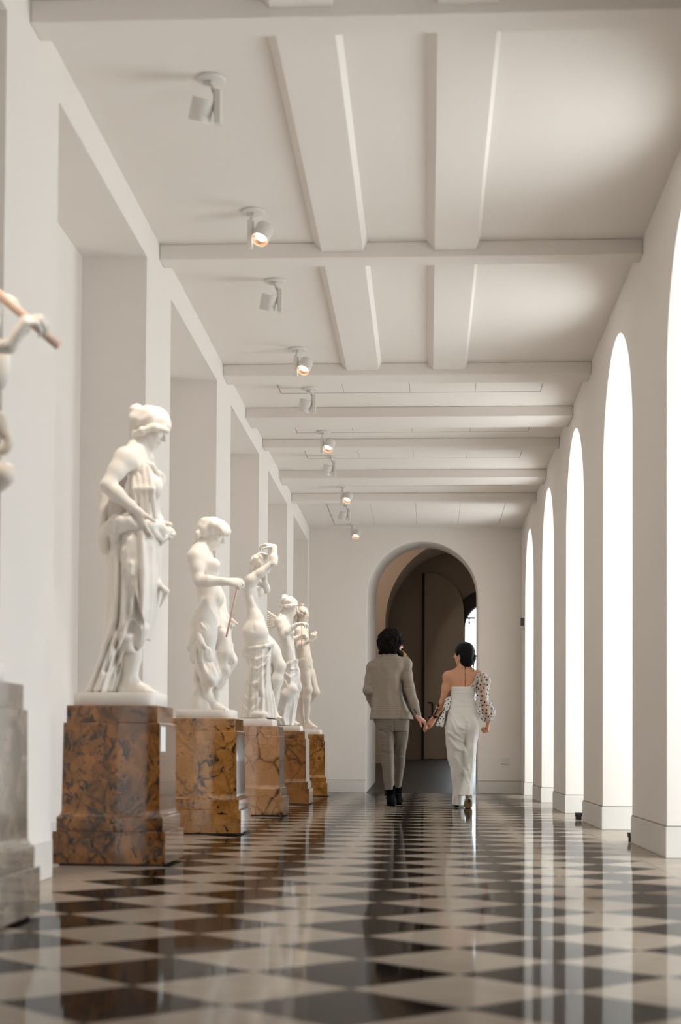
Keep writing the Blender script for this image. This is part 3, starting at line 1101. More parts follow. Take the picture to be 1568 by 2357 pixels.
LAMPS = [(-.96, 6.567, 0), (-.962, 8.208, 1), (-.966, 9.44, 0), (-.96, 11.06, 1), (-.963, 12.26, 0), (-.968, 13.934, 1),
         (-.972, 15.10, 0), (-.95, 16.85, 1), (-.978, 18.05, 0), (-.982, 19.66, 1), (-.96, 3.70, 0), (-.96, 5.34, 1)]
LLAB = ['ceiling spotlight nearest the viewer, head tilted away to lower left',
        'second ceiling spotlight, lit lens facing the viewer, above the near cross beam',
        'third ceiling spotlight, closed back showing, just beyond the near cross beam',
        'fourth ceiling spotlight, lit lens showing, just before the second cross beam',
        'fifth ceiling spotlight, closed back showing, below the first row of ceiling panels',
        'sixth ceiling spotlight, lit lens showing, beyond the wide white beam',
        'seventh ceiling spotlight, closed back showing, under the third row of panels',
        'eighth ceiling spotlight, lit lens showing, third from the end wall',
        'ninth ceiling spotlight, closed back showing, last but one before the end wall',
        'tenth ceiling spotlight, small and lit, nearest the end wall',
        'ceiling spotlight above the viewer aimed back at the flute player', 'ceiling spotlight just ahead of the viewer aimed at the flute player']
for i, (lx, ly, lit) in enumerate(LAMPS):
    zc_ = ZC
    for ya, yb in ((11.86, 12.42), (13.5, 13.97), (14.55, 15.22), (16.4, 16.81), (17.6, 19.68)):
        if ya < ly < yb: zc_ = ZC - .006
    t = empty('ceiling_spotlight', (lx, ly, zc_), LLAB[i], 'spotlight', 'ceiling spotlights')
    sgn = 1 if not lit else -1
    bm = bmesh.new(); lathe(bm, (0, 0, 0), (0, 0, -1), [(0, .0), (0, .064), (.010, .064), (.014, .058), (.014, 0)], 40)
    finish('ceiling_rose', bm, M_lamp, t, True)
    bm = bmesh.new(); lathe(bm, (-.022, 0, -.012), (0, 0, -1), [(0, 0), (0, .014), (.014, .012), (.018, 0)], 16)
    finish('knob', bm, M_lamp, t, True)
    bm = bmesh.new(); tube(bm, (0, 0, -.01), (.014 * sgn, 0, -.062), .010, n=14); tube(bm, (.0, 0, -.012), (.0, 0, -.03), .016, n=14)
    finish('stem', bm, M_lamp, t, True)
    bm = bmesh.new(); bx_ = .032 * sgn if not lit else -.016
    box(bm, bx_ - .014, bx_ + .014, -.022, .022, -.205, -.056); finish('driver_box', bm, M_lamp, t, bevel=.004)
    hc = Vector((-.042, .0, -.140)) if not lit else Vector((.050, .0, -.128))
    j = i if lit else i
    tgt_i = (i // 2) + 1 if i < 10 else 0
    tx_, ty_ = PED[tgt_i]
    ax_ = (Vector((tx_, ty_, 1.55)) - (Vector((lx, ly, zc_)) + hc)).normalized()
    bm = bmesh.new()
    ya_ = Vector((bx_, 0, -.085)); 
    tube(bm, (bx_, .0, -.135), hc, .009, n=12)
    box(bm, min(bx_, bx_ - .02 * sgn), max(bx_, bx_ - .02 * sgn), -.012, .012, -.16, -.06)
    finish('yoke', bm, M_lamp, t)
    R = .049
    a0 = hc - ax_ * .048
    bm = bmesh.new()
    lathe(bm, a0, ax_, [(0, 0), (0, R * .96), (.003, R), (.064, R), (.0655, R - .002), (.067, R), (.096, R), (.096, R - .003), (.070, R - .004)], 40)
    hd_ = finish('lamp_head', bm, M_lamp, t, True)
    md = hd_.modifiers.new('edges', 'EDGE_SPLIT'); md.split_angle = math.radians(35)
    bm = bmesh.new()
    lathe(bm, a0, ax_, [(.095, R - .003), (.080, R - .006), (.070, R - .016)], 40)
    finish('reflector', bm, M_copper, hd_, True)
    bm = bmesh.new()
    lathe(bm, a0, ax_, [(.0705, R - .003), (.0705, R - .012)], 40)
    finish('baffle_ring', bm, M_lampin, hd_, True)
    bm = bmesh.new()
    lathe(bm, a0, ax_, [(.069, R - .010), (.069, 0)], 40)
    finish('lens', bm, M_lens, hd_, True)
    sl = bpy.data.lights.new('spot_beam', 'SPOT')
    sl.energy = 110.0
    sl.color = (1, .86, .72)
    sl.spot_size = math.radians(34)
    sl.spot_blend = .7
    sl.shadow_soft_size = .03
    so = bpy.data.objects.new('spot_beam', sl)
    so.rotation_euler = ax_.to_track_quat('-Z', 'Y').to_euler()
    so.location = hc + ax_ * .055
    C.objects.link(so)
    so.parent = t

# unseen globe added as warm fill for the hall walls
t = empty('hall_fill_lamp', (-1.5, 23.4, 4.59), 'added globe out of view, warm fill for the hall beyond the arch', 'lamp')
bm = bmesh.new(); tube(bm, (0, 0, 0), (0, 0, -.25), .008, n=10); lathe(bm, (0, 0, 0), (0, 0, -1), [(0, 0), (0, .05), (.015, .04), (.02, 0)], 20)
finish('cord', bm, M_black, t, True)
bm = bmesh.new(); bmesh.ops.create_uvsphere(bm, u_segments=24, v_segments=14, radius=.11, matrix=Matrix.Translation((0, 0, -.36)))
gl = finish('globe', bm, M_lens2 if 'M_lens2' in globals() else M_lens, t, True)
pl_ = bpy.data.lights.new('hall_fill_light', 'POINT'); pl_.energy = 60.0; pl_.color = (1, .78, .60); pl_.shadow_soft_size = .12
po = bpy.data.objects.new('hall_fill_light', pl_); po.location = (0, 0, -.52); C.objects.link(po); po.parent = t

# ================================================================== MARBLE STATUES
M_stat = mat('cream_white_statue_marble', (.83, .785, .735), .42, .4, noise=(2.5, (.79, .735, .67), 5), bump=(45, .05))
M_stat_warm = mat('honey_tinted_statue_marble', (.77, .69, .605), .45, .4, noise=(2.5, (.71, .62, .53), 5))
M_rod = mat('pinkish_marble_rod', (.78, .56, .44), .5, .4)
ZP = .738          # top of every pedestal


class Sketch:
    """places of a statue drawn on an enlarged view: (x, y, depth offset) -> point in the room"""
    def __init__(s, ox, oy, sc, Y): s.ox, s.oy, s.sc, s.Y = ox, oy, sc, Y
    def __call__(s, x, y, dy=0.0): return at(s.ox + x / s.sc, s.oy + y / s.sc, s.Y + dy)

    def rows(s, tab):
        """tab: (y, left, right, half depth, depth centre)"""
        out = []
        for y, l, r_, hd_, dc in tab:
            a, b = s(l, y, dc), s(r_, y, dc)
            out.append(((a[2] + b[2]) / 2, (a[0] + b[0]) / 2, s.Y + dc, (b[0] - a[0]) / 2, hd_))
        return out


def plinth(o_t, i, rx, ry, hgt, cx=0, cy=0, rounded=True, name='plinth', rot=0):
    bm = bmesh.new()
    n = 48
    rings = []
    for z, k_ in ((0, .985), (.004, 1), (hgt - .006, 1), (hgt, .985)):
        ring = []
        for q in range(n):
            a = 2 * math.pi * q / n + .001
            p = 5 if rounded else 14
            ca, sa = math.cos(a), math.sin(a)
            rad = (abs(ca) ** p + abs(sa) ** p) ** (-1 / p)
            ring.append(bm.verts.new((cx + rx * rad * ca * k_, cy + ry * rad * sa * k_, z)))
        rings.append(ring)
    for A, B in zip(rings, rings[1:]):
        for q in range(n): bm.faces.new((A[q], A[(q + 1) % n], B[(q + 1) % n], B[q]))
    bm.faces.new(rings[0][::-1]); bm.faces.new(rings[-1])
    o = finish(name, bm, M_stat, o_t, True)
    md = o.modifiers.new('edges', 'EDGE_SPLIT'); md.split_angle = math.radians(40)
    return o


def wavy(clay, lo, hi, amp, fx, fy, fz, ph=0):
    """soft irregular creases"""
    def f(x, y, z):
        return amp * (np.sin(fx * x + 2.1 * np.sin(fz * .37 * z + ph) + ph) * np.cos(fy * y + .6 * fz * z) +
                      .6 * np.sin(fz * z + 1.7 * np.sin(fx * .5 * x) + fy * .4 * y + ph * 2))
    clay.warp(f, lo, hi)


YP = [q[1] for q in PED]
STAT = [
    'marble youth playing a flute, cut off by the left edge of the photo',
    'large draped marble woman with head scarf looking down, on the dark brown pedestal',
    'marble youth in an animal skin holding a thin staff, on the speckled ochre pedestal',
    'half draped marble woman raising one arm over her head, on the pinkish tan pedestal',
    'winged marble girl with head scarf holding a thin stick, on the rust brown pedestal',
    'marble nude youth with curly topknot and one hand raised, nearest the end wall']


def statue(i):
    x, y = PED[i]
    return empty('marble_statue', (x, y, ZP), STAT[i], 'statue', 'marble statues on pedestals'), V(x, y, ZP)


X1, YY, ZZ = V(1, 0, 0), V(0, 1, 0), V(0, 0, 1)

# ---------------------------------------------------------------- statue 1: draped woman, right hand at her hip
t, O = statue(1)
J = Sketch(160, 900, 3.1, YP[1])
plinth(t, 1, .205, .19, .062, cx=.0)
h = .0055
S_ = .83
b = Clay(h)
fw_, sd_ = unit(V(.93, -.25, 0)), unit(V(.25, .93, 0))
b.loft(J.rows([(470, 420, 560, .11, 0), (560, 410, 610, .13, 0), (640, 420, 640, .12, 0), (720, 425, 655, .11, 0), (820, 420, 640, .095, 0), (950, 420, 640, .105, 0)]), k=.03)
b.ell(J(600, 690, -.065), V(.046, .05, .055), None, .02)
b.ell(J(628, 640, .06), V(.042, .045, .05), None, .02)
nk = J(490, 425)
yoke(b, nk, J(525, 480, .13), J(400, 470, -.13), J(560, 300), S_, True)
b.cone(nk, J(540, 350), .046, .042, .03)
head(b, J(588, 268), V(.86, -.22, -.46), V(.42, 0, .9), .84, .01, True)
arm(b, J(395, 485, -.14), J(268, 675, -.20), J(478, 855, -.17), .86, 1.0)
hand(b, J(478, 855, -.17), V(.28, .12, -.9), V(.6, .8, .2), .84, curl=(12, 16, 20, 26), thumb=1)
arm(b, J(530, 490, .14), J(560, 760, .20), J(650, 960, .10), .86, .95)
hand(b, J(650, 960, .10), V(.6, -.3, -.6), V(.3, -.6, -.5), .84, curl=(30, 40, 50, 55), thumb=-1)
# standing leg with bare foot under the hem
b.chain([J(460, 980, -.03), J(460, 1350, -.03), J(455, 1700, -.05), J(445, 1900, -.05), J(432, 2070, -.05)], [.085, .070, .055, .045, .033], .02)
foot(b, J(440, 2080, -.05), J(618, 2158, -.07), 1.02)
b.chain([J(470, 980, .03), J(440, 1400, .06), J(400, 1800, .09), J(390, 2100, .09)], [.08, .06, .05, .035], .02)
foot(b, J(400, 2090, .09), J(530, 2150, .10), .95)
b.mesh('figure', M_stat, t, origin=O)
hr = Clay(.005)
hr.ell(J(588, 210), V(.092, .082, .070), (V(.9, 0, -.30), YY, V(.30, 0, .9)), .02)
hr.ell(J(640, 235, -.01), V(.060, .068, .040), (V(.85, 0, -.5), YY, V(.5, 0, .85)), .02)
hr.ell(J(478, 142), V(.036, .038, .034), None, .004)
hr.ell(J(452, 168), V(.018, .022, .022), None, .006)
hr.ell(J(500, 215), V(.052, .062, .055), None, .02)
hr.chain([J(700, 285, -.055), J(610, 262, -.075), J(520, 280, -.072), J(465, 330, -.03)], [.012, .016, .018, .020], .012)
hr.chain([J(470, 290, 0), J(455, 350, .01)], [.035, .022], .02)
wavy(hr, J(400, 350, -.2), J(740, 80, .2), .0022, 90, 70, 110)
hr.mesh('head_scarf', M_stat, t, origin=O)
d = Clay(h)
d.loft(J.rows([(905, 290, 620, .125, 0), (1000, 262, 655, .15, 0), (1120, 275, 640, .155, 0), (1300, 288, 628, .15, 0), (1500, 288, 612, .148, 0), (1650, 282, 575, .145, 0),
               (1780, 262, 500, .14, .0), (1900, 232, 420, .135, 0), (2020, 190, 380, .13, 0), (2150, 130, 352, .135, 0)]), folds=15, amp=.085, phase=1.1, k=.01, amp0=.02)
# over-garment hanging in a pointed cascade at the front
d.loft(J.rows([(930, 360, 668, .14, -.005), (1050, 372, 655, .165, -.005), (1300, 400, 646, .165, -.005), (1450, 430, 640, .155, 0), (1580, 470, 622, .14, 0), (1700, 520, 592, .11, 0), (1780, 545, 572, .08, 0)]),
       folds=11, amp=.06, phase=2.3, k=.012, amp0=.015)
for pts, rs in (([(440, 1080), (430, 1280), (500, 1480), (545, 1620)], [.018, .016, .013, .007]),
                ([(400, 1150), (395, 1450), (400, 1700), (430, 1830)], [.017, .016, .015, .006]),
                ([(470, 1250), (455, 1500), (470, 1640), (520, 1700)], [.014, .014, .013, .006]),
                ([(545, 1000), (560, 1300), (550, 1560), (500, 1850)], [.012, .016, .014, .005]),
                ([(350, 1100), (340, 1500), (300, 1850), (240, 2130)], [.014, .016, .018, .016]),
                ([(310, 1150), (308, 1500), (265, 1800), (180, 2130)], [.014, .016, .018, .018]),
                ([(385, 1750), (372, 1950), (345, 2140)], [.012, .013, .014]),
                ([(640, 1130), (650, 1330), (690, 1430), (645, 1540)], [.014, .012, .013, .005])):
    d.fold([J(x_, y_, -.1) for x_, y_ in pts], rs, YP[1], .75)
for pts, rs in (([(470, 1350), (495, 1560), (530, 1650)], [.010, .011, .006]), ([(325, 1200), (325, 1600), (270, 2000)], [.009, .010, .011]),
                ([(375, 1250), (362, 1600), (330, 2000)], [.008, .010, .010])):
    d.fold([J(x_, y_, -.1) for x_, y_ in pts], rs, YP[1], -1.0)
for pts, rs in (([(520, 1560, -.10), (548, 1625, -.10)], [.022, .006]), ([(415, 1760, -.12), (425, 1835, -.11), (470, 1870, -.10)], [.026, .018, .005]),
                ([(640, 1380, -.03), (690, 1430, -.03), (645, 1545, -.03)], [.014, .012, .004]), ([(520, 1700, -.10), (500, 1790, -.10), (495, 1850, -.09)], [.03, .02, .005])):
    d.chain([J(*q) for q in pts], rs, .02)
d.mesh('skirt', M_stat, t, origin=O)
m_ = Clay(h)
# mantle bunched round the hips and falling behind the shoulder
m_.chain([J(245, 1010, -.06), J(310, 975, -.13), J(390, 960, -.15), J(470, 960, -.15), J(560, 955, -.12), J(640, 975, -.06), J(692, 1010, .0)], [.030, .038, .034, .026, .026, .026, .024], .02)
m_.chain([J(330, 900, -.14), J(365, 930, -.17), J(345, 985, -.17)], [.020, .030, .022], .012)
m_.chain([J(455, 890, -.14), J(420, 925, -.17), J(380, 965, -.17)], [.014, .026, .022], .012)
m_.chain([J(300, 985, -.12), J(258, 1060, -.10), J(262, 1120, -.08), J(300, 1150, -.09)], [.032, .034, .030, .018], .014)
m_.chain([J(345, 1000, -.14), J(322, 1060, -.15), J(310, 1140, -.13)], [.024, .020, .010], .01)
m_.chain([J(560, 955, -.11), J(600, 1010, -.1), J(655, 1060, -.05)], [.020, .018, .012], .012)
m_.chain([J(690, 1000, 0), J(672, 1050, -.03), J(645, 1100, -.03)], [.022, .018, .008], .012)
m_.chain([J(262, 700, .02), J(256, 850, .02), J(255, 1000, .0)], [.030, .032, .034], .02)
m_.chain([J(300, 720, .04), J(300, 850, .04), J(300, 1000, .02)], [.032, .036, .036], .02)
m_.chain([J(345, 700, .05), J(350, 860, .05), J(350, 980, .02)], [.032, .036, .036], .02)
m_.chain([J(400, 560, .05), J(330, 680, .05)], [.030, .034], .02)
for x_ in (278, 322, 372): m_.chain([J(x_, 730, -.01), J(x_ - 4, 960, -.01)], [.007, .010], .01, cut=True)
# bodice folds
for x0_, y0_, x1_, y1_ in ((445, 560, 470, 900), (480, 540, 520, 900), (520, 520, 560, 900), (560, 540, 610, 900)):
    m_.chain([J(x0_, y0_, -.11), J((x0_ + x1_) / 2 + 8, 700, -.135), J(x1_, y1_, -.115)], [.008, .012, .011], .016)
m_.chain([J(520, 505, -.09), J(590, 530, -.05), J(640, 600, -.03)], [.010, .012, .010], .014)
m_.mesh('mantle', M_stat, t, origin=O)

# ---------------------------------------------------------------- statue 2: shepherd youth with animal skin and staff
t, O = statue(2)
J = Sketch(400, 1170, 4.535, YP[2])
plinth(t, 2, .19, .18, .056)
S_ = .80
b = Clay(.0058)
b.loft(J.rows([(420, 200, 370, .09, 0), (480, 150, 400, .13, 0), (560, 145, 440, .135, 0), (640, 150, 466, .13, 0), (720, 185, 476, .115, 0), (820, 225, 482, .10, 0), (920, 245, 478, .10, 0), (1040, 240, 470, .115, 0), (1150, 235, 480, .12, 0), (1230, 240, 485, .11, 0)]), k=.035)
b.ell(J(400, 590, -.06), V(.055, .055, .045), None, .03)
b.ell(J(470, 930, .0), V(.035, .06, .06), None, .03)
nk = J(275, 425)
b.cone(nk, J(345, 330), .050, .045, .03)
yoke(b, nk, J(270, 480, .13), J(225, 495, -.12), J(350, 320), S_)
head(b, J(405, 265), V(.88, -.12, -.42), V(.40, 0, .92), .88, .01)
arm(b, J(225, 515, -.13), J(262, 755, -.17), J(575, 768, -.17), .88, 1.05)
hand(b, J(575, 768, -.17), V(1, .0, -.12), V(0, .8, -.5), .86, curl=(60, 66, 70, 74), thumb=1, tcurl=30)
arm(b, J(330, 500, .13), J(470, 900, .17), J(530, 1120, .10), .86, 1.0)
hand(b, J(530, 1120, .10), V(.25, -.1, -1), V(.5, -.8, 0), .86, curl=(50, 55, 60, 65), thumb=-1)
# legs
leg(b, J(300, 1200, -.08), J(350, 1560, -.09), J(345, 1960, -.06), .90, 1.1, V(-1, 0, 0))
foot(b, J(350, 1990, -.06), J(560, 2105, -.08), .95)
leg(b, J(420, 1200, .07), J(580, 1590, .06), J(455, 1900, .07), .88, 1.0, V(-1, 0, 0))
foot(b, J(448, 1950, .07), J(520, 2095, .07), .85)
b.mesh('figure', M_stat, t, origin=O)
hr = Clay(.0055)
hr.ell(J(420, 190), V(.105, .088, .060), (V(.9, 0, -.28), YY, V(.28, 0, .9)), .02)
hr.ell(J(350, 230), V(.070, .082, .070), None, .02)
hr.ell(J(510, 215, 0), V(.048, .066, .036), (V(.8, 0, -.6), YY, V(.6, 0, .8)), .02)
for k_, (x_, y_) in enumerate(((260, 260), (262, 300), (310, 300), (300, 260), (345, 290), (470, 235), (530, 250), (560, 250), (330, 230), (400, 225))):
    hr.ell(J(x_, y_, -.055 + .03 * (k_ % 3)), V(.024, .024, .026), None, .01)
wavy(hr, J(200, 350, -.2), J(620, 80, .2), .0032, 110, 90, 80)
hr.mesh('hair', M_stat, t, origin=O)
d = Clay(.0065)
d.loft(J.rows([(1090, 228, 430, .125, -.01), (1180, 218, 455, .145, -.01), (1300, 215, 440, .15, -.02), (1450, 222, 420, .14, -.03), (1600, 215, 450, .13, -.03), (1720, 285, 468, .115, -.05), (1800, 292, 468, .105, -.06), (1850, 315, 450, .085, -.06)]),
       folds=7, amp=.07, phase=.6, k=.03, amp0=.02)
d.ell(J(380, 1775, -.09), V(.060, .075, .058), None, .03)
for pts, rs in (([(232, 1100), (215, 1200), (205, 1350), (180, 1450), (205, 1600)], [.018, .022, .024, .020, .008]),
                ([(240, 1250), (225, 1450), (190, 1560)], [.020, .020, .010]),
                ([(430, 1150), (500, 1300), (560, 1450), (612, 1590), (540, 1720), (462, 1870)], [.030, .040, .036, .020, .022, .012]),
                ([(470, 1300), (520, 1500), (520, 1680), (470, 1800)], [.04, .045, .035, .018])):
    d.chain([J(x_, y_, (-.10 if pts[0][0] < 400 else .03)) for x_, y_ in pts], rs, .025)
d.chain([J(250, 1300, -.16), J(330, 1440, -.17)], [.012, .010], .02)
wavy(d, J(100, 1900, -.3), J(650, 1050, .3), .0042, 60, 55, 48, 1)
d.mesh('animal_skin', M_stat, t, origin=O)
st_ = Clay(.0075)
st_.loft(J.rows([(1560, 205, 350, .08, .02), (1800, 203, 345, .085, .02), (1960, 190, 410, .10, .01), (2060, 175, 440, .12, .0), (2135, 165, 480, .135, 0)]), folds=5, amp=.05, phase=.3, k=.02, amp0=.03)
wavy(st_, J(100, 2200, -.3), J(650, 1550, .3), .004, 50, 60, 40, 2)
st_.mesh('tree_stump', M_stat, t, origin=O)
bm = bmesh.new(); A_, B_ = J(684, 742, -.125), J(548, 1345, -.06)
tube(bm, A_ - O, B_ - O, .0065, n=12); finish('staff', bm, M_rod, t, True)

# ---------------------------------------------------------------- statue 3: half draped woman, arm over her head
t, O = statue(3)
J = Sketch(530, 1230, 5.013, YP[3])
plinth(t, 3, .168, .175, .056, rounded=False)
S_ = .80
b = Clay(.0065)
b.loft(J.rows([(500, 215, 300, .06, 0), (560, 160, 300, .11, 0), (650, 142, 300, .13, 0), (760, 160, 325, .12, 0), (860, 185, 345, .105, 0), (950, 185, 390, .12, 0), (1060, 172, 418, .14, 0), (1160, 162, 440, .15, 0), (1260, 160, 445, .145, 0), (1330, 180, 450, .13, 0)]), k=.035)
b.ell(J(250, 1130, -.10), V(.085, .06, .085), None, .03)
b.ell(J(340, 1140, -.09), V(.075, .06, .085), None, .03)
b.cone(J(245, 620, -.13), J(265, 1100, -.17), .006, .010, .02, cut=True)
b.ell(J(330, 660, .06), V(.045, .05, .045), None, .02)
nk = J(265, 505)
b.cone(nk, J(330, 400), .044, .040, .02)
yoke(b, nk, J(230, 560, .13), J(225, 560, -.10), J(340, 380), S_ * .9, True)
head(b, J(360, 345), V(.78, .30, -.50), V(.42, .1, .9), .84, .01, True)
arm(b, J(245, 525, -.11), J(500, 330, -.12), J(508, 140, -.10), .84, .95)
hand(b, J(508, 140, -.10), V(-.75, .2, .25), V(-.4, .3, -1), .84, curl=(34, 38, 42, 46), thumb=1)
arm(b, J(300, 560, .13), J(420, 640, .16), J(395, 530, .05), .80, .85)
hand(b, J(395, 530, .05), V(.1, -.2, 1), V(-.6, -.4, 0), .8, curl=(30, 34, 38, 42), thumb=-1)
leg(b, J(420, 1290, .03), J(570, 1520, .02), J(500, 2040, .03), .92, 1.05, V(-1, 0, 0))
leg(b, J(270, 1290, -.03), J(290, 1600, -.04), J(270, 2050, 0), .92, 1.0, V(-1, 0, 0))
foot(b, J(500, 2050, .03), J(590, 2120, .02), .85)
b.mesh('figure', M_stat, t, origin=O)
hr = Clay(.006)
hr.ell(J(335, 310), V(.075, .08, .062), None, .02)
hr.ell(J(275, 330), V(.030, .04, .045), None, .02)
hr.chain([J(268, 300, -.03), J(255, 390, -.02), J(262, 440, -.02)], [.022, .020, .012], .015)
hr.chain([J(430, 250, -.04), J(360, 252, -.06), J(300, 280, -.065), J(275, 330, -.05)], [.016, .020, .020, .018], .012)
for k_ in range(7): hr.ell(J(300 + 22 * k_, 260 + (k_ % 2) * 25, -.06), V(.017, .017, .017), None, .008)
wavy(hr, J(200, 480, -.2), J(480, 180, .2), .0032, 100, 90, 100)
hr.mesh('hair', M_stat, t, origin=O)
d = Clay(.0058)
d.loft(J.rows([(1275, 205, 480, .13, 0), (1360, 205, 478, .155, 0), (1500, 218, 470, .155, 0), (1620, 200, 470, .15, 0), (1760, 178, 480, .145, 0), (1900, 158, 500, .145, 0), (2020, 140, 515, .145, 0), (2118, 118, 525, .15, 0)]),
       folds=11, amp=.06, phase=2.0, k=.012, amp0=.015, twist=.25)
d.chain([J(215, 1310, -.13), J(300, 1305, -.155), J(400, 1290, -.14), J(470, 1270, -.08), J(490, 1250, .0)], [.016, .016, .016, .020, .024], .012)
d.chain([J(215, 1310, -.10), J(178, 1340, -.09), J(170, 1385, -.09), J(205, 1400, -.1)], [.018, .024, .022, .014], .012)
d.chain([J(450, 1195, .02), J(480, 1240, .02), J(484, 1290, .0)], [.020, .026, .022], .012)
for pts, rs in (([(195, 1690), (250, 1735), (330, 1715), (400, 1600), (445, 1440)], [.011, .014, .013, .012, .008]),
                ([(165, 1860), (220, 1925), (300, 1890), (380, 1740), (440, 1560)], [.011, .014, .013, .012, .008]),
                ([(150, 1980), (220, 2050), (310, 1990), (380, 1830), (430, 1680)], [.010, .014, .013, .012, .008]),
                ([(235, 1420), (320, 1450), (420, 1400), (465, 1330)], [.009, .011, .010, .007]),
                ([(228, 1520), (320, 1560), (410, 1500), (462, 1400)], [.009, .011, .010, .007]),
                ([(470, 1320), (440, 1500), (420, 1750), (360, 2060)], [.012, .014, .015, .012]),
                ([(490, 1330), (500, 1600), (505, 1850), (520, 2110)], [.012, .016, .018, .016])):
    d.fold([J(x_, y_, -.1) for x_, y_ in pts], rs, YP[3], .8)
d.fold([J(330, 1790), J(385, 1900), J(360, 2050)], [.010, .016, .014], YP[3], -1.0)
d.ell(J(330, 2080, -.13), V(.075, .05, .030), None, .02)
d.mesh('drapery', M_stat, t, origin=O)

# ---------------------------------------------------------------- statue 4: winged girl
t, O = statue(4)
J = Sketch(530, 1230, 5.013, YP[4])
plinth(t, 4, .155, .165, .05, cx=.01, rounded=False)
S_ = .80
b = Clay(.0068)
b.loft(J.rows([(955, 580, 660, .05, 0), (1010, 535, 680, .11, 0), (1100, 535, 715, .125, 0), (1200, 560, 735, .11, 0), (1300, 580, 745, .10, 0), (1400, 590, 750, .115, 0), (1500, 600, 765, .125, 0), (1560, 600, 770, .12, 0)]), k=.035)
b.ell(J(700, 1130, -.05), V(.04, .045, .045), None, .02)
nk = J(605, 960)
b.cone(nk, J(650, 880), .044, .040, .02)
yoke(b, nk, J(610, 1000, .13), J(575, 1000, -.10), J(680, 860), S_ * .9, True)
head(b, J(690, 835), V(.93, -.18, -.28), V(.27, 0, .95), .86, .01, True)
arm(b, J(562, 1010, -.12), J(612, 1165, -.16), J(765, 1042, -.16), .84, .95)
hand(b, J(765, 1042, -.16), V(1, -.1, .25), V(.2, .2, -1), .84, curl=(34, 38, 44, 50), thumb=1)
arm(b, J(640, 1020, .12), J(700, 1220, .14), J(800, 1190, .02), .80, .9)
hand(b, J(800, 1190, .02), V(.9, -.2, .15), V(.1, -.6, -.6), .8, curl=(55, 60, 64, 68), thumb=-1)
leg(b, J(700, 1530, .05), J(770, 1760, .0), J(700, 2130, .03), .86, 1.0, V(-1, 0, 0))
foot(b, J(700, 2140, .03), J(790, 2185, .02), .8)
b.mesh('figure', M_stat, t, origin=O)
hr = Clay(.006)
hr.ell(J(680, 775), V(.090, .078, .055), (V(.92, 0, -.25), YY, V(.25, 0, .92)), .02)
hr.ell(J(625, 725), V(.036, .036, .030), None, .012)
hr.ell(J(640, 780), V(.050, .066, .055), None, .02)
hr.chain([J(768, 815, -.04), J(700, 818, -.075), J(640, 825, -.07), J(580, 830, -.02)], [.012, .015, .015, .014], .01)
wavy(hr, J(540, 900, -.2), J(800, 680, .2), .0028, 90, 90, 120)
hr.mesh('head_scarf', M_stat, t, origin=O)
d = Clay(.006)
d.loft(J.rows([(1470, 620, 770, .13, 0), (1560, 605, 785, .15, 0), (1680, 590, 795, .155, 0), (1790, 570, 790, .15, 0), (1900, 525, 775, .145, 0), (2020, 475, 765, .14, 0), (2120, 470, 750, .14, 0), (2205, 545, 735, .14, 0)]),
       folds=9, amp=.06, phase=.9, k=.012, amp0=.015, twist=.3)
for pts, rs in (([(780, 1430), (740, 1450), (700, 1490), (625, 1520)], [.020, .024, .022, .014]),
                ([(775, 1460), (795, 1500), (770, 1540), (720, 1560)], [.022, .020, .018, .012]),
                ([(600, 1640), (680, 1780), (770, 1800)], [.012, .014, .012]),
                ([(560, 1850), (620, 1900), (720, 1800)], [.012, .016, .012]),
                ([(480, 2030), (560, 2070), (680, 1960), (750, 1840)], [.012, .016, .014, .010]),
                ([(500, 2080), (600, 2100), (700, 1980)], [.010, .014, .010]),
                ([(785, 1560), (800, 1720), (785, 1880), (770, 2060)], [.014, .014, .012, .006]),
                ([(640, 1600), (700, 1660), (770, 1600)], [.010, .012, .009])):
    d.fold([J(x_, y_, -.1) for x_, y_ in pts], rs, YP[4], .8)
d.chain([J(590, 1990, -.10), J(650, 1860, -.14), J(720, 1790, -.14)], [.045, .055, .05], .03)
d.mesh('drapery', M_stat, t, origin=O)
wg = Clay(.005)
wc_, wt_, wb_ = J(520, 980, -.02), J(425, 885, -.06), J(430, 1095, -.04)
for k_ in range(9):
    e_ = lerp(wt_, wb_, k_ / 8)
    wg.cone(wc_ - V(0, 0, .012 * k_ - .03), e_, .011, .007, .008)
wg.cone(J(520, 960, -.02), J(430, 890, -.06), .012, .008, .01)
wg.mesh('wing', M_stat, t, origin=O)
bm = bmesh.new(); tube(bm, J(828, 1040, -.11) - O, J(826, 1290, -.03) - O, .0042, n=10); finish('thin_stick', bm, M_rod, t, True)

# ---------------------------------------------------------------- statue 5: nude youth, topknot, one hand raised
t, O = statue(5)
J = Sketch(530, 1230, 5.013, YP[5])
plinth(t, 5, .15, .165, .05, cx=.015, rounded=False)
b = Clay(.007)
b.loft(J.rows([(1050, 790, 860, .05, 0), (1090, 740, 870, .12, 0), (1170, 738, 905, .135, 0), (1260, 745, 905, .125, 0), (1360, 760, 920, .11, 0), (1440, 775, 935, .115, 0), (1520, 785, 930, .12, 0)]), k=.035)
nk = J(820, 1060)
b.cone(nk, J(825, 980), .050, .046, .02)
yoke(b, nk, J(830, 1100, .14), J(790, 1110, -.10), J(835, 950), .82)
head(b, J(835, 925), V(.80, -.55, -.10), V(.1, 0, 1), .88, .01)
arm(b, J(770, 1120, -.13), J(775, 1300, -.17), J(925, 1225, -.18), .88, 1.0)
hand(b, J(925, 1225, -.18), V(.5, -.1, .9), V(-.3, .8, 0), .86, curl=(30, 35, 50, 60), thumb=-1)
arm(b, J(860, 1110, .14), J(905, 1400, .17), J(945, 1600, .14), .84, .95)
hand(b, J(945, 1600, .14), V(.2, 0, -1), V(0, -1, 0), .8, curl=(30, 34, 38, 44))
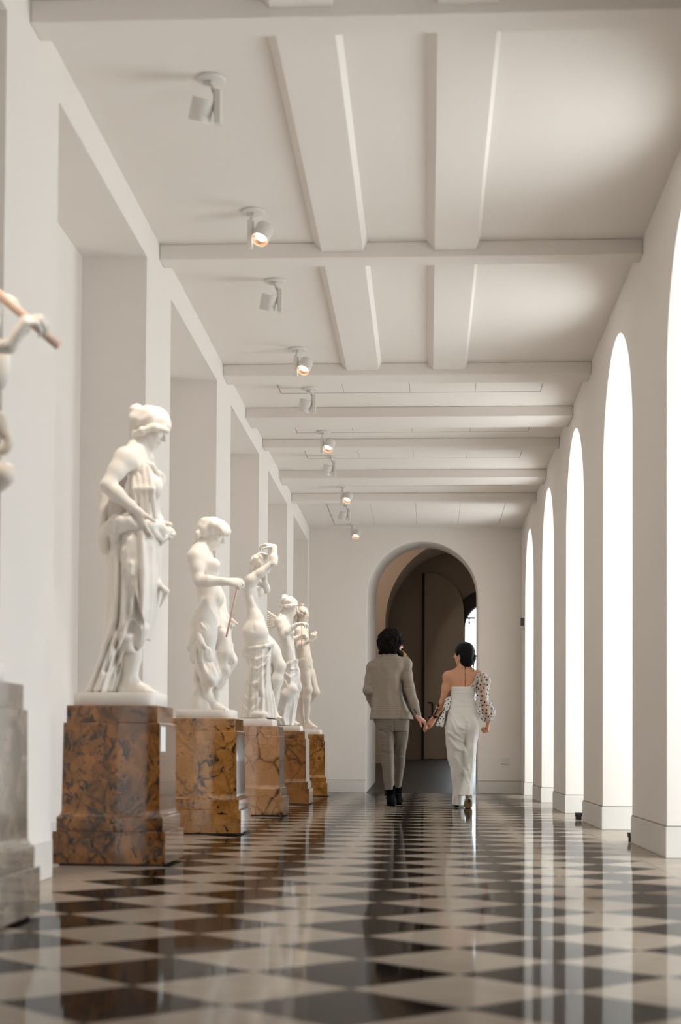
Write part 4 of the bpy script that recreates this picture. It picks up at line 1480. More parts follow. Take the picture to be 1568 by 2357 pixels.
leg(b, J(830, 1520, -.06), J(900, 1790, -.07), J(885, 2130, -.04), .92, 1.0, V(-1, 0, 0))
foot(b, J(900, 2170, -.04), J(1000, 2225, -.05), .92)
leg(b, J(880, 1520, .07), J(985, 1820, .10), J(900, 1960, .20), .88, .95, V(-1, 0, 0))
b.cone(J(900, 1960, .2), J(880, 2120, .22), .03, .03, .02)
foot(b, J(880, 2150, .22), J(930, 2200, .22), .8)
b.mesh('figure', M_stat_warm, t, origin=O)
hr = Clay(.0065)
hr.ell(J(815, 885), V(.085, .085, .060), None, .02)
hr.ell(J(822, 812), V(.038, .036, .018), None, .01)
hr.ell(J(820, 840), V(.028, .028, .025), None, .01)
rs_ = np.random.RandomState(3)
for k_ in range(26):
    hr.ell(J(755 + 135 * rs_.rand(), 865 + 75 * rs_.rand(), -.085 + .05 * rs_.rand()), V(.014, .014, .014), None, .005)
for k_ in range(6): hr.ell(J(755 + 10 * rs_.rand(), 920 + 14 * k_, -.05 + .03 * (k_ % 2)), V(.018, .018, .018), None, .006)
hr.mesh('curly_hair', M_stat_warm, t, origin=O)
st_ = Clay(.0075)
st_.loft(J.rows([(1560, 790, 850, .055, .06), (1800, 780, 865, .06, .06), (2050, 765, 860, .07, .05), (2235, 755, 880, .09, .04)]), folds=5, amp=.08, phase=.3, k=.02, amp0=.04)
st_.mesh('tree_stump', M_stat_warm, t, origin=O)
d = Clay(.0065)
d.chain([J(925, 1540, .10), J(945, 1640, .10), J(925, 1740, .12)], [.025, .028, .014], .02)
d.chain([J(900, 1560, .12), J(915, 1680, .12)], [.025, .020], .02)
d.mesh('hanging_cloth', M_stat_warm, t, origin=O)

# ---------------------------------------------------------------- statue 0: flute player at the left edge
t, O = statue(0)
J = Sketch(0, 600, 3.93, YP[0])
plinth(t, 0, .20, .19, .062, cx=-.02)
b = Clay(.006)
cx0 = O[0] - .06
b_pel = V(cx0 - .04, YP[0], 1.46); b_ch = V(cx0 - .03, YP[0], 1.86); b_wa = V(cx0 - .035, YP[0], 1.65); nk = V(cx0 - .03, YP[0], 2.04)
hd0 = V(cx0 + .0, YP[0] - .03, 2.19)
torso(b, nk, b_ch, b_wa, b_pel, V(0, 1, 0), V(1, 0, 0), .88)
yoke(b, nk, nk + V(.0, .15, -.05), nk + V(.0, -.15, -.05), hd0, .86)
b.cone(nk, hd0, .05, .045, .02)
head(b, hd0 + V(.01, 0, .02), V(.9, -.2, -.3), V(.25, 0, .95), .88, .01)
arm(b, nk + V(.0, -.16, -.06), V(cx0 + .02, YP[0] - .24, 1.72), J(85, 780, -.20), .88, 1.0)
hand(b, J(90, 770, -.20), V(.50, .0, .85), V(.80, .55, -.35), 1.0, curl=(46, 50, 54, 58), thumb=1, tcurl=15)
arm(b, nk + V(.0, .16, -.06), V(cx0 + .03, YP[0] + .22, 1.75), J(-60, 560, .0), .88, 1.0)
hand(b, J(-60, 560, .0), V(.3, -.6, .6), V(.4, .3, -.5), .88, curl=(40, 44, 48, 50), thumb=-1)
leg(b, b_pel + V(.02, -.08, -.08), V(cx0 + .01, YP[0] - .09, 1.14), V(cx0 - .03, YP[0] - .08, .86), .86, 1.0, V(-1, 0, 0))
foot(b, V(cx0 - .03, YP[0] - .08, .84), V(cx0 + .11, YP[0] - .09, .80), .9)
leg(b, b_pel + V(.02, .08, -.08), V(cx0 + .03, YP[0] + .09, 1.14), V(cx0 - .06, YP[0] + .08, .86), .86, 1.0, V(-1, 0, 0))
foot(b, V(cx0 - .06, YP[0] + .08, .84), V(cx0 + .08, YP[0] + .09, .80), .9)
b.ell(J(-8, 960, -.10), V(.035, .03, .075), None, .03)
b.mesh('figure', M_stat, t, origin=O)
hr = Clay(.0065)
hr.ell(hd0 + V(-.005, 0, .065), V(.098, .088, .070), None, .02)
hr.ell(hd0 + V(-.05, 0, .01), V(.055, .075, .070), None, .02)
for k_ in range(22):
    hr.ell(hd0 + V(-.01 + .15 * (rs_.rand() - .5), -.075 + .15 * rs_.rand(), .04 + .06 * rs_.rand()), V(.022, .022, .022), None, .006)
hr.mesh('curly_hair', M_stat, t, origin=O)
bm = bmesh.new(); tube(bm, J(-260, 90, -.14) - O, J(528, 768, -.16) - O, .0135, .0135, n=20)
finish('flute', bm, M_rod, t, True)
rg = Clay(.0045)
pr = [J(18 + 62 * math.cos(a_), 1635 + 88 * math.sin(a_), -.12) for a_ in np.linspace(-2.2, 2.4, 12)]
rg.chain(pr, [.012] * 12, .008)
rg.chain([J(-20, 1440, -.12), J(12, 1500, -.12), J(25, 1580, -.12)], [.022, .018, .012], .01)
rg.chain([b_wa + V(.02, -.08, -.02), b_wa + V(.10, -.12, -.05), J(-20, 1440, -.12)], [.030, .026, .022], .02)
rg.mesh('horn_loop', M_stat_warm, t, origin=O)
lf = Clay(.0045)
lf.chain([J(-40, 1900, -.12), J(30, 1930, -.12), J(90, 1870, -.12)], [.030, .030, .012], .015)
lf.chain([J(-20, 2020, -.12), J(40, 1960, -.12)], [.026, .022], .02)
lf.chain([b_pel + V(.02, -.09, -.02), lerp(b_pel + V(.02, -.09, -.02), J(-40, 1900, -.12), .5), J(-40, 1900, -.12)], [.035, .028, .028], .02)
lf.mesh('leaf_spray', M_stat_warm, t, origin=O)
st_ = Clay(.008)
st_.loft([(ZP + .06, O[0] - .10, YP[0], .10, .11), (1.0, O[0] - .12, YP[0], .075, .08), (1.3, O[0] - .13, YP[0], .07, .07), (1.55, O[0] - .12, YP[0], .06, .06)], folds=5, amp=.08, k=.02, amp0=.04)
st_.mesh('tree_stump', M_stat, t, origin=O)

# ================================================================== THE COUPLE
def cloth(name, col, lines=None, rough=.85, sheen=.05):
    m = bpy.data.materials.new(name)
    m.use_nodes = True
    g = NB(m)
    p = g.coord()
    c = (*col, 1)
    nz = g.noise(p, 90, 3)
    base = g.mix(g.m('MULTIPLY', nz, .25), c, tuple(q * .78 for q in col) + (1,))
    if lines:
        X, Y, Z = g.sep(p)
        def ln(q, per, wid):
            return g.m('LESS_THAN', g.m('ABSOLUTE', g.m('SUBTRACT', g.m('FRACT', g.m('DIVIDE', q, per)), .5)), wid)
        a = g.m('MAXIMUM', ln(Z, .019, .10), g.m('MULTIPLY', ln(Z, .0063, .22), .4))
        b = g.m('MULTIPLY', ln(X, .026, .06), .45)
        f = g.m('MULTIPLY', g.m('MULTIPLY', g.m('MAXIMUM', a, b), .34), g.m('ADD', .35, g.noise(p, 30, 2)))
        base = g.mix(f, base, (*lines, 1))
    g.l.new(base, g.b.inputs['Base Color'])
    g.b.inputs['Roughness'].default_value = rough
    g.b.inputs['Specular IOR Level'].default_value = .25
    g.b.inputs['Sheen Weight'].default_value = sheen
    g.bump(g.noise(p, 260, 2), .12, .002)
    return m


M_skin = mat('warm_tan_skin', (.70, .37, .23), .5, .3, noise=(22, (.64, .32, .19), 4), sss=.08)
M_skin2 = mat('pinkish_skin', (.66, .36, .27), .5, .4, noise=(22, (.60, .30, .22), 4), sss=.08)
M_ink = mat('black_tattoo_ink', (.018, .016, .018), .55, .3)
M_suit = cloth('grey_beige_check_wool', (.33, .275, .222), (.13, .10, .08))
M_trous = cloth('grey_check_wool_trousers', (.22, .183, .147), (.09, .07, .057))
M_white = cloth('ivory_crepe', (.88, .855, .815), None, .7, .1)
M_hairb = mat('near_black_curly_hair', (.006, .004, .003), .8, .12, bump=(60, .5))
M_hairk = mat('sleek_black_hair', (.004, .0035, .0035), .5, .15)
M_blond = mat('dark_blond_hair', (.30, .17, .06), .5, .4)
M_sock = mat('black_sock_knit', (.004, .004, .004), .95, .02)
M_shoe = mat('black_leather_shoe', (.004, .004, .004), .8, .04)
M_snake = mat('gold_snakeskin_leather', (.60, .50, .36), .35, .5, noise=(60, (.22, .17, .11), 3))
M_sole = mat('golden_tan_sole', (.34, .22, .09), .45, .5)
M_darkcloth = cloth('dark_brown_cloth', (.02, .015, .012), None, .9, 0)

M_org = bpy.data.materials.new('sheer_white_organza')
M_org.use_nodes = True
g = NB(M_org)
g.b.inputs['Base Color'].default_value = (.82, .80, .78, 1)
g.b.inputs['Roughness'].default_value = .6
tr = g.n.new('ShaderNodeBsdfTransparent'); mx = g.n.new('ShaderNodeMixShader')
lw = g.n.new('ShaderNodeLayerWeight'); lw.inputs[0].default_value = .45
g.l.new(g.m('ADD', .26, g.m('MULTIPLY', lw.outputs['Facing'], .5)), mx.inputs[0])
g.l.new(tr.outputs[0], mx.inputs[1]); g.l.new(g.b.outputs[0], mx.inputs[2])
g.l.new(mx.outputs[0], g.n['Material Output'].inputs[0])
M_dot = mat('black_flocked_dot', (.012, .011, .012), .9, .2)


def paint(o, fn, slot=1):
    """give the faces picked by fn(points in the room) the second material"""
    me = o.data
    n = len(me.polygons)
    c = np.empty(n * 3, np.float32); me.polygons.foreach_get('center', c)
    c = c.reshape(-1, 3)
    mi = np.zeros(n, np.int32); me.polygons.foreach_get('material_index', mi)
    mi[fn(c)] = slot
    me.polygons.foreach_set('material_index', mi)
    me.update()


def dots(o, gap, rad, seed=1, slot=1):
    me = o.data
    n = len(me.polygons)
    c = np.empty(n * 3, np.float32); me.polygons.foreach_get('center', c); c = c.reshape(-1, 3)
    rng = np.random.RandomState(seed)
    pick = []
    for i in rng.permutation(n):
        p = c[i]
        if not pick or (((np.array(pick) - p) ** 2).sum(1) > gap * gap).all(): pick.append(p)
    P = np.array(pick)
    hit = np.zeros(n, bool)
    for p in P: hit |= ((c - p) ** 2).sum(1) < rad * rad
    mi = np.zeros(n, np.int32); mi[hit] = slot
    me.polygons.foreach_set('material_index', mi)
    me.update()


def segd(c, a, b):
    a, b = V(a), V(b)
    ab = b - a
    t = np.clip(((c - a) @ ab) / (ab @ ab), 0, 1)
    return np.sqrt(((c - a - t[:, None] * ab) ** 2).sum(1))


# ---------------------------------------------------------------- man
YM = 15.15
J = Sketch(840, 1440, 9.82, YM)
K = Sketch(780, 1400, 3.92, YM)
F3 = Sketch(840, 1670, 5.407, YM)
H6 = Sketch(940, 1600, 13.07, YM)
o_ = K(470, 1700, 0); OM = V(o_[0], YM, 0)
t = empty('person', OM, 'person with dark curly hair and beard in a grey check suit, walking, holding hands', 'person')
b = Clay(.0052)
hc_ = J(628, 412, .0)
nk = J(545, 720, .0)
head(b, hc_, V(.90, .44, -.06), V(0, 0, 1), 1.0, .012)
b.cone(nk, hc_ - V(0, 0, .06), .056, .054, .02)
torso(b, nk, J(500, 1020, .01), J(500, 1400, .01), J(510, 1880, .045), V(-1, 0, 0), YY, .88, w=.90)
sl_, sr_ = J(178, 955, .01), J(905, 890, .01)
yoke(b, nk, sl_, sr_, hc_, .85)
el_, wl_ = J(85, 1460, -.02), J(215, 1820, .15)
er_, wr_ = J(985, 1420, -.02), H6(285, 640, -.10)
arm(b, sl_, el_, wl_, .86); arm(b, sr_, er_, wr_, .86)
hand(b, wl_, V(.45, .1, -.8), V(.5, -.6, .0), .95, curl=(20, 25, 28, 30), thumb=-1)
# right hand: three fingers laced with hers, the little finger hanging
d_ = unit(H6(520, 830, -.12) - wr_)
hand(b, wr_, d_, V(-.30, .15, -1), 1.02, curl=((26, 40, 35), (30, 38, 30), (34, 36, 25), (48, 22, 12)), thumb=-1, tcurl=25, spread=-3, fr=1.05, tout=20)
hipL, hipR = K(420, 1030, .0), K(560, 1030, .03)
leg(b, hipL, K(440, 1330, .0), K(462, 1690, .02), .80, .95)
leg(b, hipR, K(545, 1330, .16), K(540, 1660, .52), .80, .95)
body = b.mesh('body', M_skin2, t, origin=OM)

h_ = Clay(.0055)
h_.ell(J(590, 340, -.01), V(.118, .125, .112), None, .02)
h_.ell(J(515, 480, -.03), V(.098, .090, .075), None, .02)
rs_ = np.random.RandomState(11)
for k_ in range(330):
    a_, e_ = rs_.rand() * 2 * math.pi, rs_.rand() * 2.2 - .9
    p_ = J(580, 370, -.005) + V(math.cos(a_) * math.cos(e_) * .125, math.sin(a_) * math.cos(e_) * .120 - .005, math.sin(e_) * .125)
    # keep the face side open
    if (p_ - hc_) @ V(.90, .44, 0) > .035 and p_[2] < hc_[2] + .005: continue
    r_ = .008 + .009 * rs_.rand()
    h_.ell(p_, V(r_, r_, r_ * 1.2), None, .004)
for k_ in range(16): h_.ell(J(345 + 22 * k_, 590 + 28 * rs_.rand(), -.045 - .03 * rs_.rand()), V(.018, .018, .020), None, .008)
h_.ell(hc_ + V(.0, -.02, .05), V(.09, .09, .08), None, .02)
hf_ = unit(V(.90, .44, 0))
h_.ell(hc_ + hf_ * .100 + V(0, 0, -.055), V(.070, .075, .066), None, .012, cut=True)
hair = h_.mesh('hair', M_hairb, t, origin=OM, relax=0)
bd = Clay(.0052)
P_, ax_h = None, None
f_h = unit(V(.90, .44, -.06)); r_h = np.cross(f_h, ZZ)
def HP(a, b_, q): return hc_ + r_h * a + f_h * b_ + V(0, 0, 1) * q
bd.ell(HP(0, .068, -.098), V(.048, .045, .046), None, .015)
for q in (-1, 1):
    bd.chain([HP(.066 * q, .0, -.02), HP(.060 * q, .025, -.065), HP(.030 * q, .065, -.10)], [.013, .022, .028], .012)
bd.chain([HP(-.028, .092, -.052), HP(0, .101, -.044), HP(.028, .092, -.052)], [.008, .009, .008], .006)
wavy(bd, hc_ - .2, hc_ + .2, .002, 200, 180, 190)
bd.mesh('beard', M_hairb, t, origin=OM)

jk = Clay(.0052)
jk.loft(J.rows([(640, 430, 690, .060, .01), (690, 330, 790, .085, .01), (750, 215, 930, .105, .01), (830, 130, 970, .122, .01), (940, 105, 930, .132, .01), (1080, 118, 850, .135, .01), (1250, 135, 825, .13, .01),
                (1450, 152, 822, .125, .01), (1600, 158, 850, .128, .01), (1750, 148, 905, .135, .01), (1900, 128, 975, .142, .01), (2020, 112, 1040, .148, .01), (2118, 98, 1082, .152, .01)]),
        folds=7, amp=.035, phase=.4, k=.02, power=2.25)
jk.chain([J(500, 640, -.055), J(430, 660, -.05), J(400, 690, .0)], [.016, .015, .014], .02)
jk.chain([J(500, 640, -.055), J(640, 645, -.05), J(690, 660, .0)], [.016, .015, .014], .02)
jk.ell(sl_ + V(0, 0, .0), V(.058, .065, .058), None, .03)
jk.ell(sr_ + V(.012, 0, .01), V(.062, .066, .066), None, .03)
jk.chain([sl_, lerp(sl_, el_, .5), el_], [.062, .056, .052], .022)
jk.chain([el_, lerp(el_, wl_, .5), wl_], [.052, .048, .040], .02)
cuff = H6(282, 590, -.09)
jk.chain([sr_, J(948, 1130, .0), er_ + V(.008, 0, 0)], [.062, .056, .053], .022)
jk.chain([er_ + V(.008, 0, 0), lerp(er_, cuff, .55), cuff], [.053, .047, .036], .02)
# creases at the elbows and shoulder blades
for a_, b_2 in ((J(840, 1130, -.055), J(960, 1020, -.05)), (J(880, 1330, -.055), J(1020, 1300, -.05)), (J(900, 1400, -.055), J(1050, 1430, -.05)),
                (J(30, 1400, -.07), J(120, 1340, -.075)), (J(40, 1490, -.075), J(140, 1420, -.075)), (J(60, 1590, -.06), J(150, 1540, -.07)),
                (J(370, 830, -.12), J(430, 1050, -.135)), (J(790, 1650, -.125), J(800, 2100, -.145))):
    jk.fold([a_, b_2], [.006, .011], YM, -.55)
wavy(jk, J(-100, 2300, -.3), J(1400, 600, .3), .0018, 38, 30, 26)
# trim the hem flat and hollow it
jk.loft(J.rows([(2075, 150, 1030, .125, .01), (2135, 135, 1048, .13, .01)]), k=.004, cut=True)
jacket = jk.mesh('suit_jacket', M_suit, t, origin=OM)
for k_ in range(4):
    c_ = J(1122 + 13 * k_, 1895 + 26 * k_, -.131) - OM
    bm = bmesh.new(); lathe(bm, c_, (-.15, -1, 0), [(0, 0), (0, .0062), (.003, .0055), (.0035, 0)], 12)
    finish('cuff_button', bm, M_black, jacket, True)

tz = Clay(.0055)
tz.loft(K.rows([(930, 310, 640, .13, .01), (1010, 318, 638, .135, .01), (1070, 335, 632, .13, .015), (1110, 345, 625, .12, .02)]), k=.02, power=2.3)
tz.loft(K.rows([(1050, 335, 500, .108, .0), (1130, 350, 499, .10, .0), (1220, 366, 498, .092, .0), (1330, 384, 497, .080, .01), (1480, 394, 498, .072, .015), (1580, 406, 499, .066, .02), (1640, 413, 500, .066, .02)]),
        folds=5, amp=.035, phase=.8, k=.015, power=2.3)
tz.loft(K.rows([(1050, 480, 632, .105, .03), (1130, 492, 630, .10, .05), (1220, 496, 618, .09, .09), (1330, 498, 598, .078, .16), (1440, 500, 590, .072, .26), (1560, 502, 570, .066, .37), (1620, 503, 560, .066, .42)]),
        folds=5, amp=.035, phase=1.8, k=.015, power=2.3)
for (xa, ya, xb, yb) in ((350, 1060, 470, 1075), (360, 1110, 450, 1095), (400, 1180, 480, 1165), (390, 1300, 470, 1290), (420, 1310, 490, 1320), (510, 1330, 590, 1325), (350, 1085, 430, 1135), (500, 1300, 560, 1240)):
    tz.fold([K(xa, ya), K(xb, yb)], [.008, .007], YM + .25, -.6)
wavy(tz, K(300, 1700, -.3), K(700, 900, .7), .002, 30, 40, 45, 1)
tz.cone(K(494, 1020, -.12), K(497, 1120, -.10), .004, .008, .012, cut=True)
tz.mesh('trousers', M_trous, t, origin=OM)
for an_, dyy in ((F3(325, 850, .02), 0), (F3(405, 800, .42), 1)):
    s_ = Clay(.005); an_ = V(an_)
    zf = .0 if not dyy else .01
    gy = an_[1]
    s_.cone(V(an_[0], gy, an_[2] + .06), V(an_[0], gy, .10), .046, .043, .01)
    s_.mesh('sock', M_sock, t, origin=OM)
    s_ = Clay(.0045)
    s_.cone(V(an_[0], gy - .02, .085), V(an_[0], gy - .035, .038), .040, .036, .02)
    s_.cone(V(an_[0], gy - .035, .036), V(an_[0] + .005, gy + .17, .032), .035, .043, .03)
    s_.cone(V(an_[0], gy + .02, .085), V(an_[0] + .005, gy + .15, .045), .042, .034, .03)
    s_.cone(V(an_[0] + .005, gy + .15, .032), V(an_[0] + .008, gy + .21, .030), .040, .032, .03)
    s_.box(V(an_[0] + .003, gy + .08, .010), V(.044, .155, .0095), None, .009, .006)
    s_.cone(V(an_[0] - .038, gy + .02, .09), V(an_[0] - .052, gy + .0, .070), .004, .004, .004)
    s_.clip(V(0, 0, -1), -.001)
    s_.mesh('shoe', M_shoe, t, origin=OM)

# ---------------------------------------------------------------- woman
YW = 14.78
J = Sketch(1000, 1470, 9.8, YW)
K = Sketch(780, 1400, 3.92, YW)
F3 = Sketch(840, 1670, 5.407, YW)
H6 = Sketch(940, 1600, 13.07, YW)
o_ = K(1130, 1700, 0); OW = V(o_[0], YW, 0)
t = empty('person', OW, 'person with black low bun in a white one-shoulder jumpsuit with dotted sleeve, holding hands', 'person')
b = Clay(.0042)
hc_ = J(665, 350, .0)
nk = J(690, 740, .01)
fh = unit(V(-.90, .42, -.02))
head(b, hc_, fh, V(0, 0, 1), .93, .011, True)
b.chain([nk, J(672, 640, .005), hc_ - V(0, 0, .055)], [.050, .045, .046], .02)
chs, wst, pel = J(665, 1010, .03), J(655, 1400, .03), K(1115, 1010, .03)
torso(b, nk, chs, wst, pel, V(-1, 0, 0), YY, .83, True, w=.86)
sl_, sr_ = J(312, 850, .01), J(1015, 850, .01)
yoke(b, nk, sl_, sr_, hc_, .78, True)
b.loft(J.rows([(760, 420, 930, .060, .02), (830, 290, 1010, .075, .02), (950, 320, 990, .092, .025), (1100, 362, 950, .10, .03), (1200, 370, 930, .098, .03)]), k=.035)
el_, wl_ = K(938, 850, .06), H6(770, 690, .25)
arm(b, sl_, el_, wl_, .82)
d_ = unit(H6(650, 880, .25) - wl_)
hand(b, wl_, d_, V(-.7, .5, -.4), .88, curl=((30, 42, 34), (34, 42, 32), (38, 44, 34), (42, 46, 36)), thumb=1, tcurl=22, spread=2, fr=1.08, tout=22)
er_, wr_ = J(1115, 1480, -.02), J(1215, 1890, .03)
arm(b, sr_, er_, wr_, .82)
hand(b, wr_, V(-.05, .15, -1), V(-.95, .2, 0), .92, curl=(62, 66, 70, 74), thumb=1, tcurl=35, fr=1.05, tout=18)
leg(b, K(1050, 1060, .04), K(1070, 1400, .12), K(1075, 1730, .16), .55, .95)
leg(b, K(1190, 1060, .03), K(1186, 1400, .0), K(1158, 1700, -.15), .50, .95)
bw = b.mesh('body', [M_skin, M_ink], t, origin=OW)
tat = []
for k_ in range(24):
    y_ = 655 + 18.5 * k_
    tat.append((J(690 + 8 * math.sin(k_ * 2.3), y_, 0), J(696 + 9 * math.sin(k_ * 1.7 + 1), y_ + 13, 0), .0024 if k_ > 1 else .005))
fa = lambda x_, y_, dy=0: H6(x_, y_, dy)


def ink(c):
    c = c + OW
    m = np.zeros(len(c), bool)
    for a_, b_2, r_ in tat:
        a2, b2 = a_ * V(1, 0, 1), b_2 * V(1, 0, 1)
        m |= (segd(c * V(1, 0, 1), a2, b2) < r_) & (c[:, 1] < YW + .02)
    band = segd(c, fa(820, 620, .22), fa(745, 690, .25)) < .036
    tt = (c - fa(835, 600, .21)) @ unit(fa(745, 690, .25) - fa(835, 600, .21))
    m |= band & (tt > -.012) & (tt < .030)
    m |= (segd(c * V(1, 0, 1), fa(880, 420) * V(1, 0, 1), fa(800, 560) * V(1, 0, 1)) < .009) & (segd(c, el_, wl_) < .05)
    m |= (segd(c * V(1, 0, 1), fa(905, 240) * V(1, 0, 1), fa(900, 330) * V(1, 0, 1)) < .007) & (segd(c, el_, wl_) < .05)
    m |= (segd(c * V(1, 0, 1), fa(870, 290) * V(1, 0, 1), fa(945, 300) * V(1, 0, 1)) < .004) & (segd(c, el_, wl_) < .05)
    m |= (segd(c * V(1, 0, 1), fa(995, 45) * V(1, 0, 1), fa(1085, 85) * V(1, 0, 1)) < .003) & (segd(c, sl_, wl_) < .08)
    return m


paint(bw, ink)
h_ = Clay(.0045)
_r3 = np.cross(fh, ZZ)
h_.ell(hc_ - fh * .012 + V(0, 0, .028), V(.080, .098, .092), (_r3, fh, ZZ), .02)
h_.ell(J(672, 290, .005), V(.083, .098, .083), None, .02)
h_.ell(J(610, 300, .02), V(.058, .080, .068), None, .02)
h_.ell(J(740, 390, -.012), V(.066, .086, .080), None, .03)
h_.ell(J(770, 500, -.02), V(.048, .070, .052), None, .03)
h_.ell(J(700, 440, -.045), V(.060, .050, .062), None, .03)
h_.ell(J(720, 560, -.035), V(.040, .035, .030), None, .03)
h_.ell(J(905, 392, -.03), V(.020, .024, .015), None, .004)
h_.ell(J(872, 455, -.03), V(.030, .034, .034), None, .006)
h_.ell(J(800, 520, -.04), V(.040, .034, .034), None, .02)
h_.chain([J(885, 480, -.03), J(893, 560, -.035), J(880, 640, -.04), J(888, 730, -.04)], [.010, .006, .005, .003], .006)
h_.chain([J(800, 540, -.05), J(825, 620, -.055), J(840, 720, -.055)], [.012, .007, .003], .006)
h_.chain([J(660, 560, -.05), J(690, 610, -.05)], [.020, .008], .01)
h_.ell(hc_ + fh * .105 + V(0, 0, -.055), V(.055, .085, .088), None, .010, cut=True)
h_.ell(J(545, 425, -.06), V(.017, .04, .034), None, .006, cut=True)
h_.mesh('hair', M_hairk, t, origin=OW)

ju = Clay(.0045)
ju.loft(J.rows([(1092, 362, 955, .106, .03), (1180, 368, 940, .106, .03), (1290, 372, 918, .102, .03), (1420, 372, 905, .098, .03), (1500, 355, 920, .102, .028)]), folds=3, amp=.01, k=.02, power=2.15)
for yy_ in (1185, 1255, 1300, 1410):
    ju.fold([J(366, yy_ - 8), J(500, yy_), J(660, yy_ + 6), J(820, yy_ + 2), J(930, yy_ - 8)], [.005, .006, .006, .006, .005], YW + .06, -.55)
ju.loft(K.rows([(840, 1003, 1240, .100, .03), (900, 996, 1245, .112, .025), (980, 977, 1255, .128, .02), (1060, 964, 1264, .135, .02), (1130, 962, 1262, .122, .02), (1180, 985, 1238, .09, .03), (1215, 1030, 1190, .05, .03)]), k=.03, power=2.1)
ju.ell(K(1055, 1060, -.055), V(.082, .070, .090), None, .03)
ju.ell(K(1190, 1055, -.055), V(.076, .070, .090), None, .03)
ju.loft(F3.rows([(20, 1000, 1262, .125, .02), (100, 998, 1262, .125, .03), (250, 1012, 1264, .115, .05), (400, 1026, 1278, .11, .08), (500, 1056, 1284, .105, .10), (650, 1080, 1272, .10, .13), (800, 1100, 1240, .10, .15), (992, 1086, 1236, .105, .17)]),
        folds=5, amp=.055, phase=2.6, k=.018, amp0=.01)
ju.loft(F3.rows([(20, 1222, 1420, .125, .02), (100, 1224, 1412, .12, .02), (200, 1230, 1396, .11, .01), (400, 1244, 1378, .10, .0), (520, 1250, 1366, .095, -.02), (620, 1240, 1348, .095, -.05), (740, 1200, 1335, .10, -.09), (872, 1158, 1338, .11, -.13)]),
        folds=5, amp=.055, phase=.7, k=.018, amp0=.01)
for pts in ([(1005, 930, -.08), (1080, 1060, -.11), (1130, 1090, -.10)], [(985, 1120, -.08), (1060, 1170, -.10), (1120, 1200, -.08)], [(1000, 1180, -.07), (1060, 1260, -.09), (1130, 1290, -.06)],
            [(1010, 1000, -.1), (1060, 1120, -.12), (1110, 1160, -.09)], [(1060, 1350, -.06), (1120, 1450, -.05), (1160, 1560, -.05)], [(1130, 1240, -.05), (1150, 1340, -.05), (1168, 1450, -.06)]):
    ju.fold([K(*q) for q in pts], [.012, .019, .010], YW + .05, .85)
ju.fold([K(1152, 1040), K(1136, 1110), K(1135, 1180), K(1160, 1400)], [.012, .016, .016, .010], YW + .05, -.8)
wavy(ju, K(940, 1800, -.4), K(1300, 880, .4), .0032, 30, 26, 34, 2)
ju.mesh('jumpsuit', M_white, t, origin=OW)
bs = Clay(.004)
bs.chain([J(785, 1092, -.068), J(880, 1015, -.075), J(925, 930, -.075), J(990, 800, -.045), J(1005, 760, .0), J(985, 790, .05)], [.005] * 6, .003)
bs.mesh('shoulder_strap', M_white, t, origin=OW)

sv = Clay(.0042)
sv.loft(J.rows([(755, 985, 1045, .035, .01), (800, 985, 1180, .075, .01), (880, 965, 1262, .095, .0), (1000, 945, 1272, .105, -.01), (1130, 930, 1230, .10, -.01), (1270, 915, 1215, .095, -.02), (1400, 918, 1225, .098, -.02),
                (1500, 935, 1300, .105, -.01), (1620, 962, 1372, .115, .0), (1720, 992, 1376, .115, .01), (1800, 1025, 1330, .10, .02), (1865, 1080, 1290, .07, .025), (1900, 1165, 1262, .034, .03)]),
        folds=7, amp=.05, phase=1.4, k=.01, amp0=.02)
for pts in ([(1190, 1440, -.08), (1250, 1430, -.06), (1290, 1470, -.02)], [(1180, 1590, -.1), (1270, 1600, -.08), (1340, 1640, -.03)], [(985, 1380, -.1), (1080, 1460, -.11), (1170, 1480, -.10)]):
    sv.chain([J(*q) for q in pts], [.010, .014, .008], .015)
wavy(sv, J(880, 1900, -.3), J(1450, 740, .3), .0035, 45, 40, 50, 1)
so_ = sv.mesh('sheer_sleeve', [M_org, M_dot], t, origin=OW)
dots(so_, .036, .0088, 4)
yk = Clay(.004)
yk.chain([J(985, 775, -.02), J(950, 900, -.068), J(905, 1010, -.078)], [.010, .012, .012], .02)
yk.chain([J(1010, 820, -.05), J(990, 950, -.075), J(955, 1080, -.075)], [.012, .016, .016], .02)
yk.chain([J(960, 960, -.070), J(900, 1075, -.072)], [.014, .014], .02)
yo_ = yk.mesh('sheer_back_panel', [M_org, M_dot], t, origin=OW)
dots(yo_, .040, .0085, 9)

rb = Clay(.0038)
rb.chain([H6(1235, 90, .0), H6(1165, 150, -.01), H6(1130, 330, -.02), H6(1150, 440, -.02)], [.010, .018, .020, .014], .012)
rb.chain([H6(1250, 80, .0), H6(1240, 200, -.01), H6(1180, 420, -.02)], [.016, .016, .012], .012)
rb.chain([H6(1110, 470, -.02), H6(1070, 560, -.02), H6(1010, 700, -.03), H6(950, 850, -.04)], [.008, .012, .020, .024], .012)
rb.chain([H6(1080, 520, -.02), H6(1060, 680, -.02), H6(1010, 900, -.04)], [.008, .014, .020], .012)
rb.chain([H6(960, 800, -.035), H6(880, 900, -.04)], [.018, .014], .014)
ro_ = rb.mesh('dotted_sash', [M_org, M_dot], t, origin=OW)
M_orgd = cloth('dotted_white_chiffon', (.78, .76, .73), None, .7)
ro_.data.materials[0] = M_orgd
dots(ro_, .027, .0062, 2)

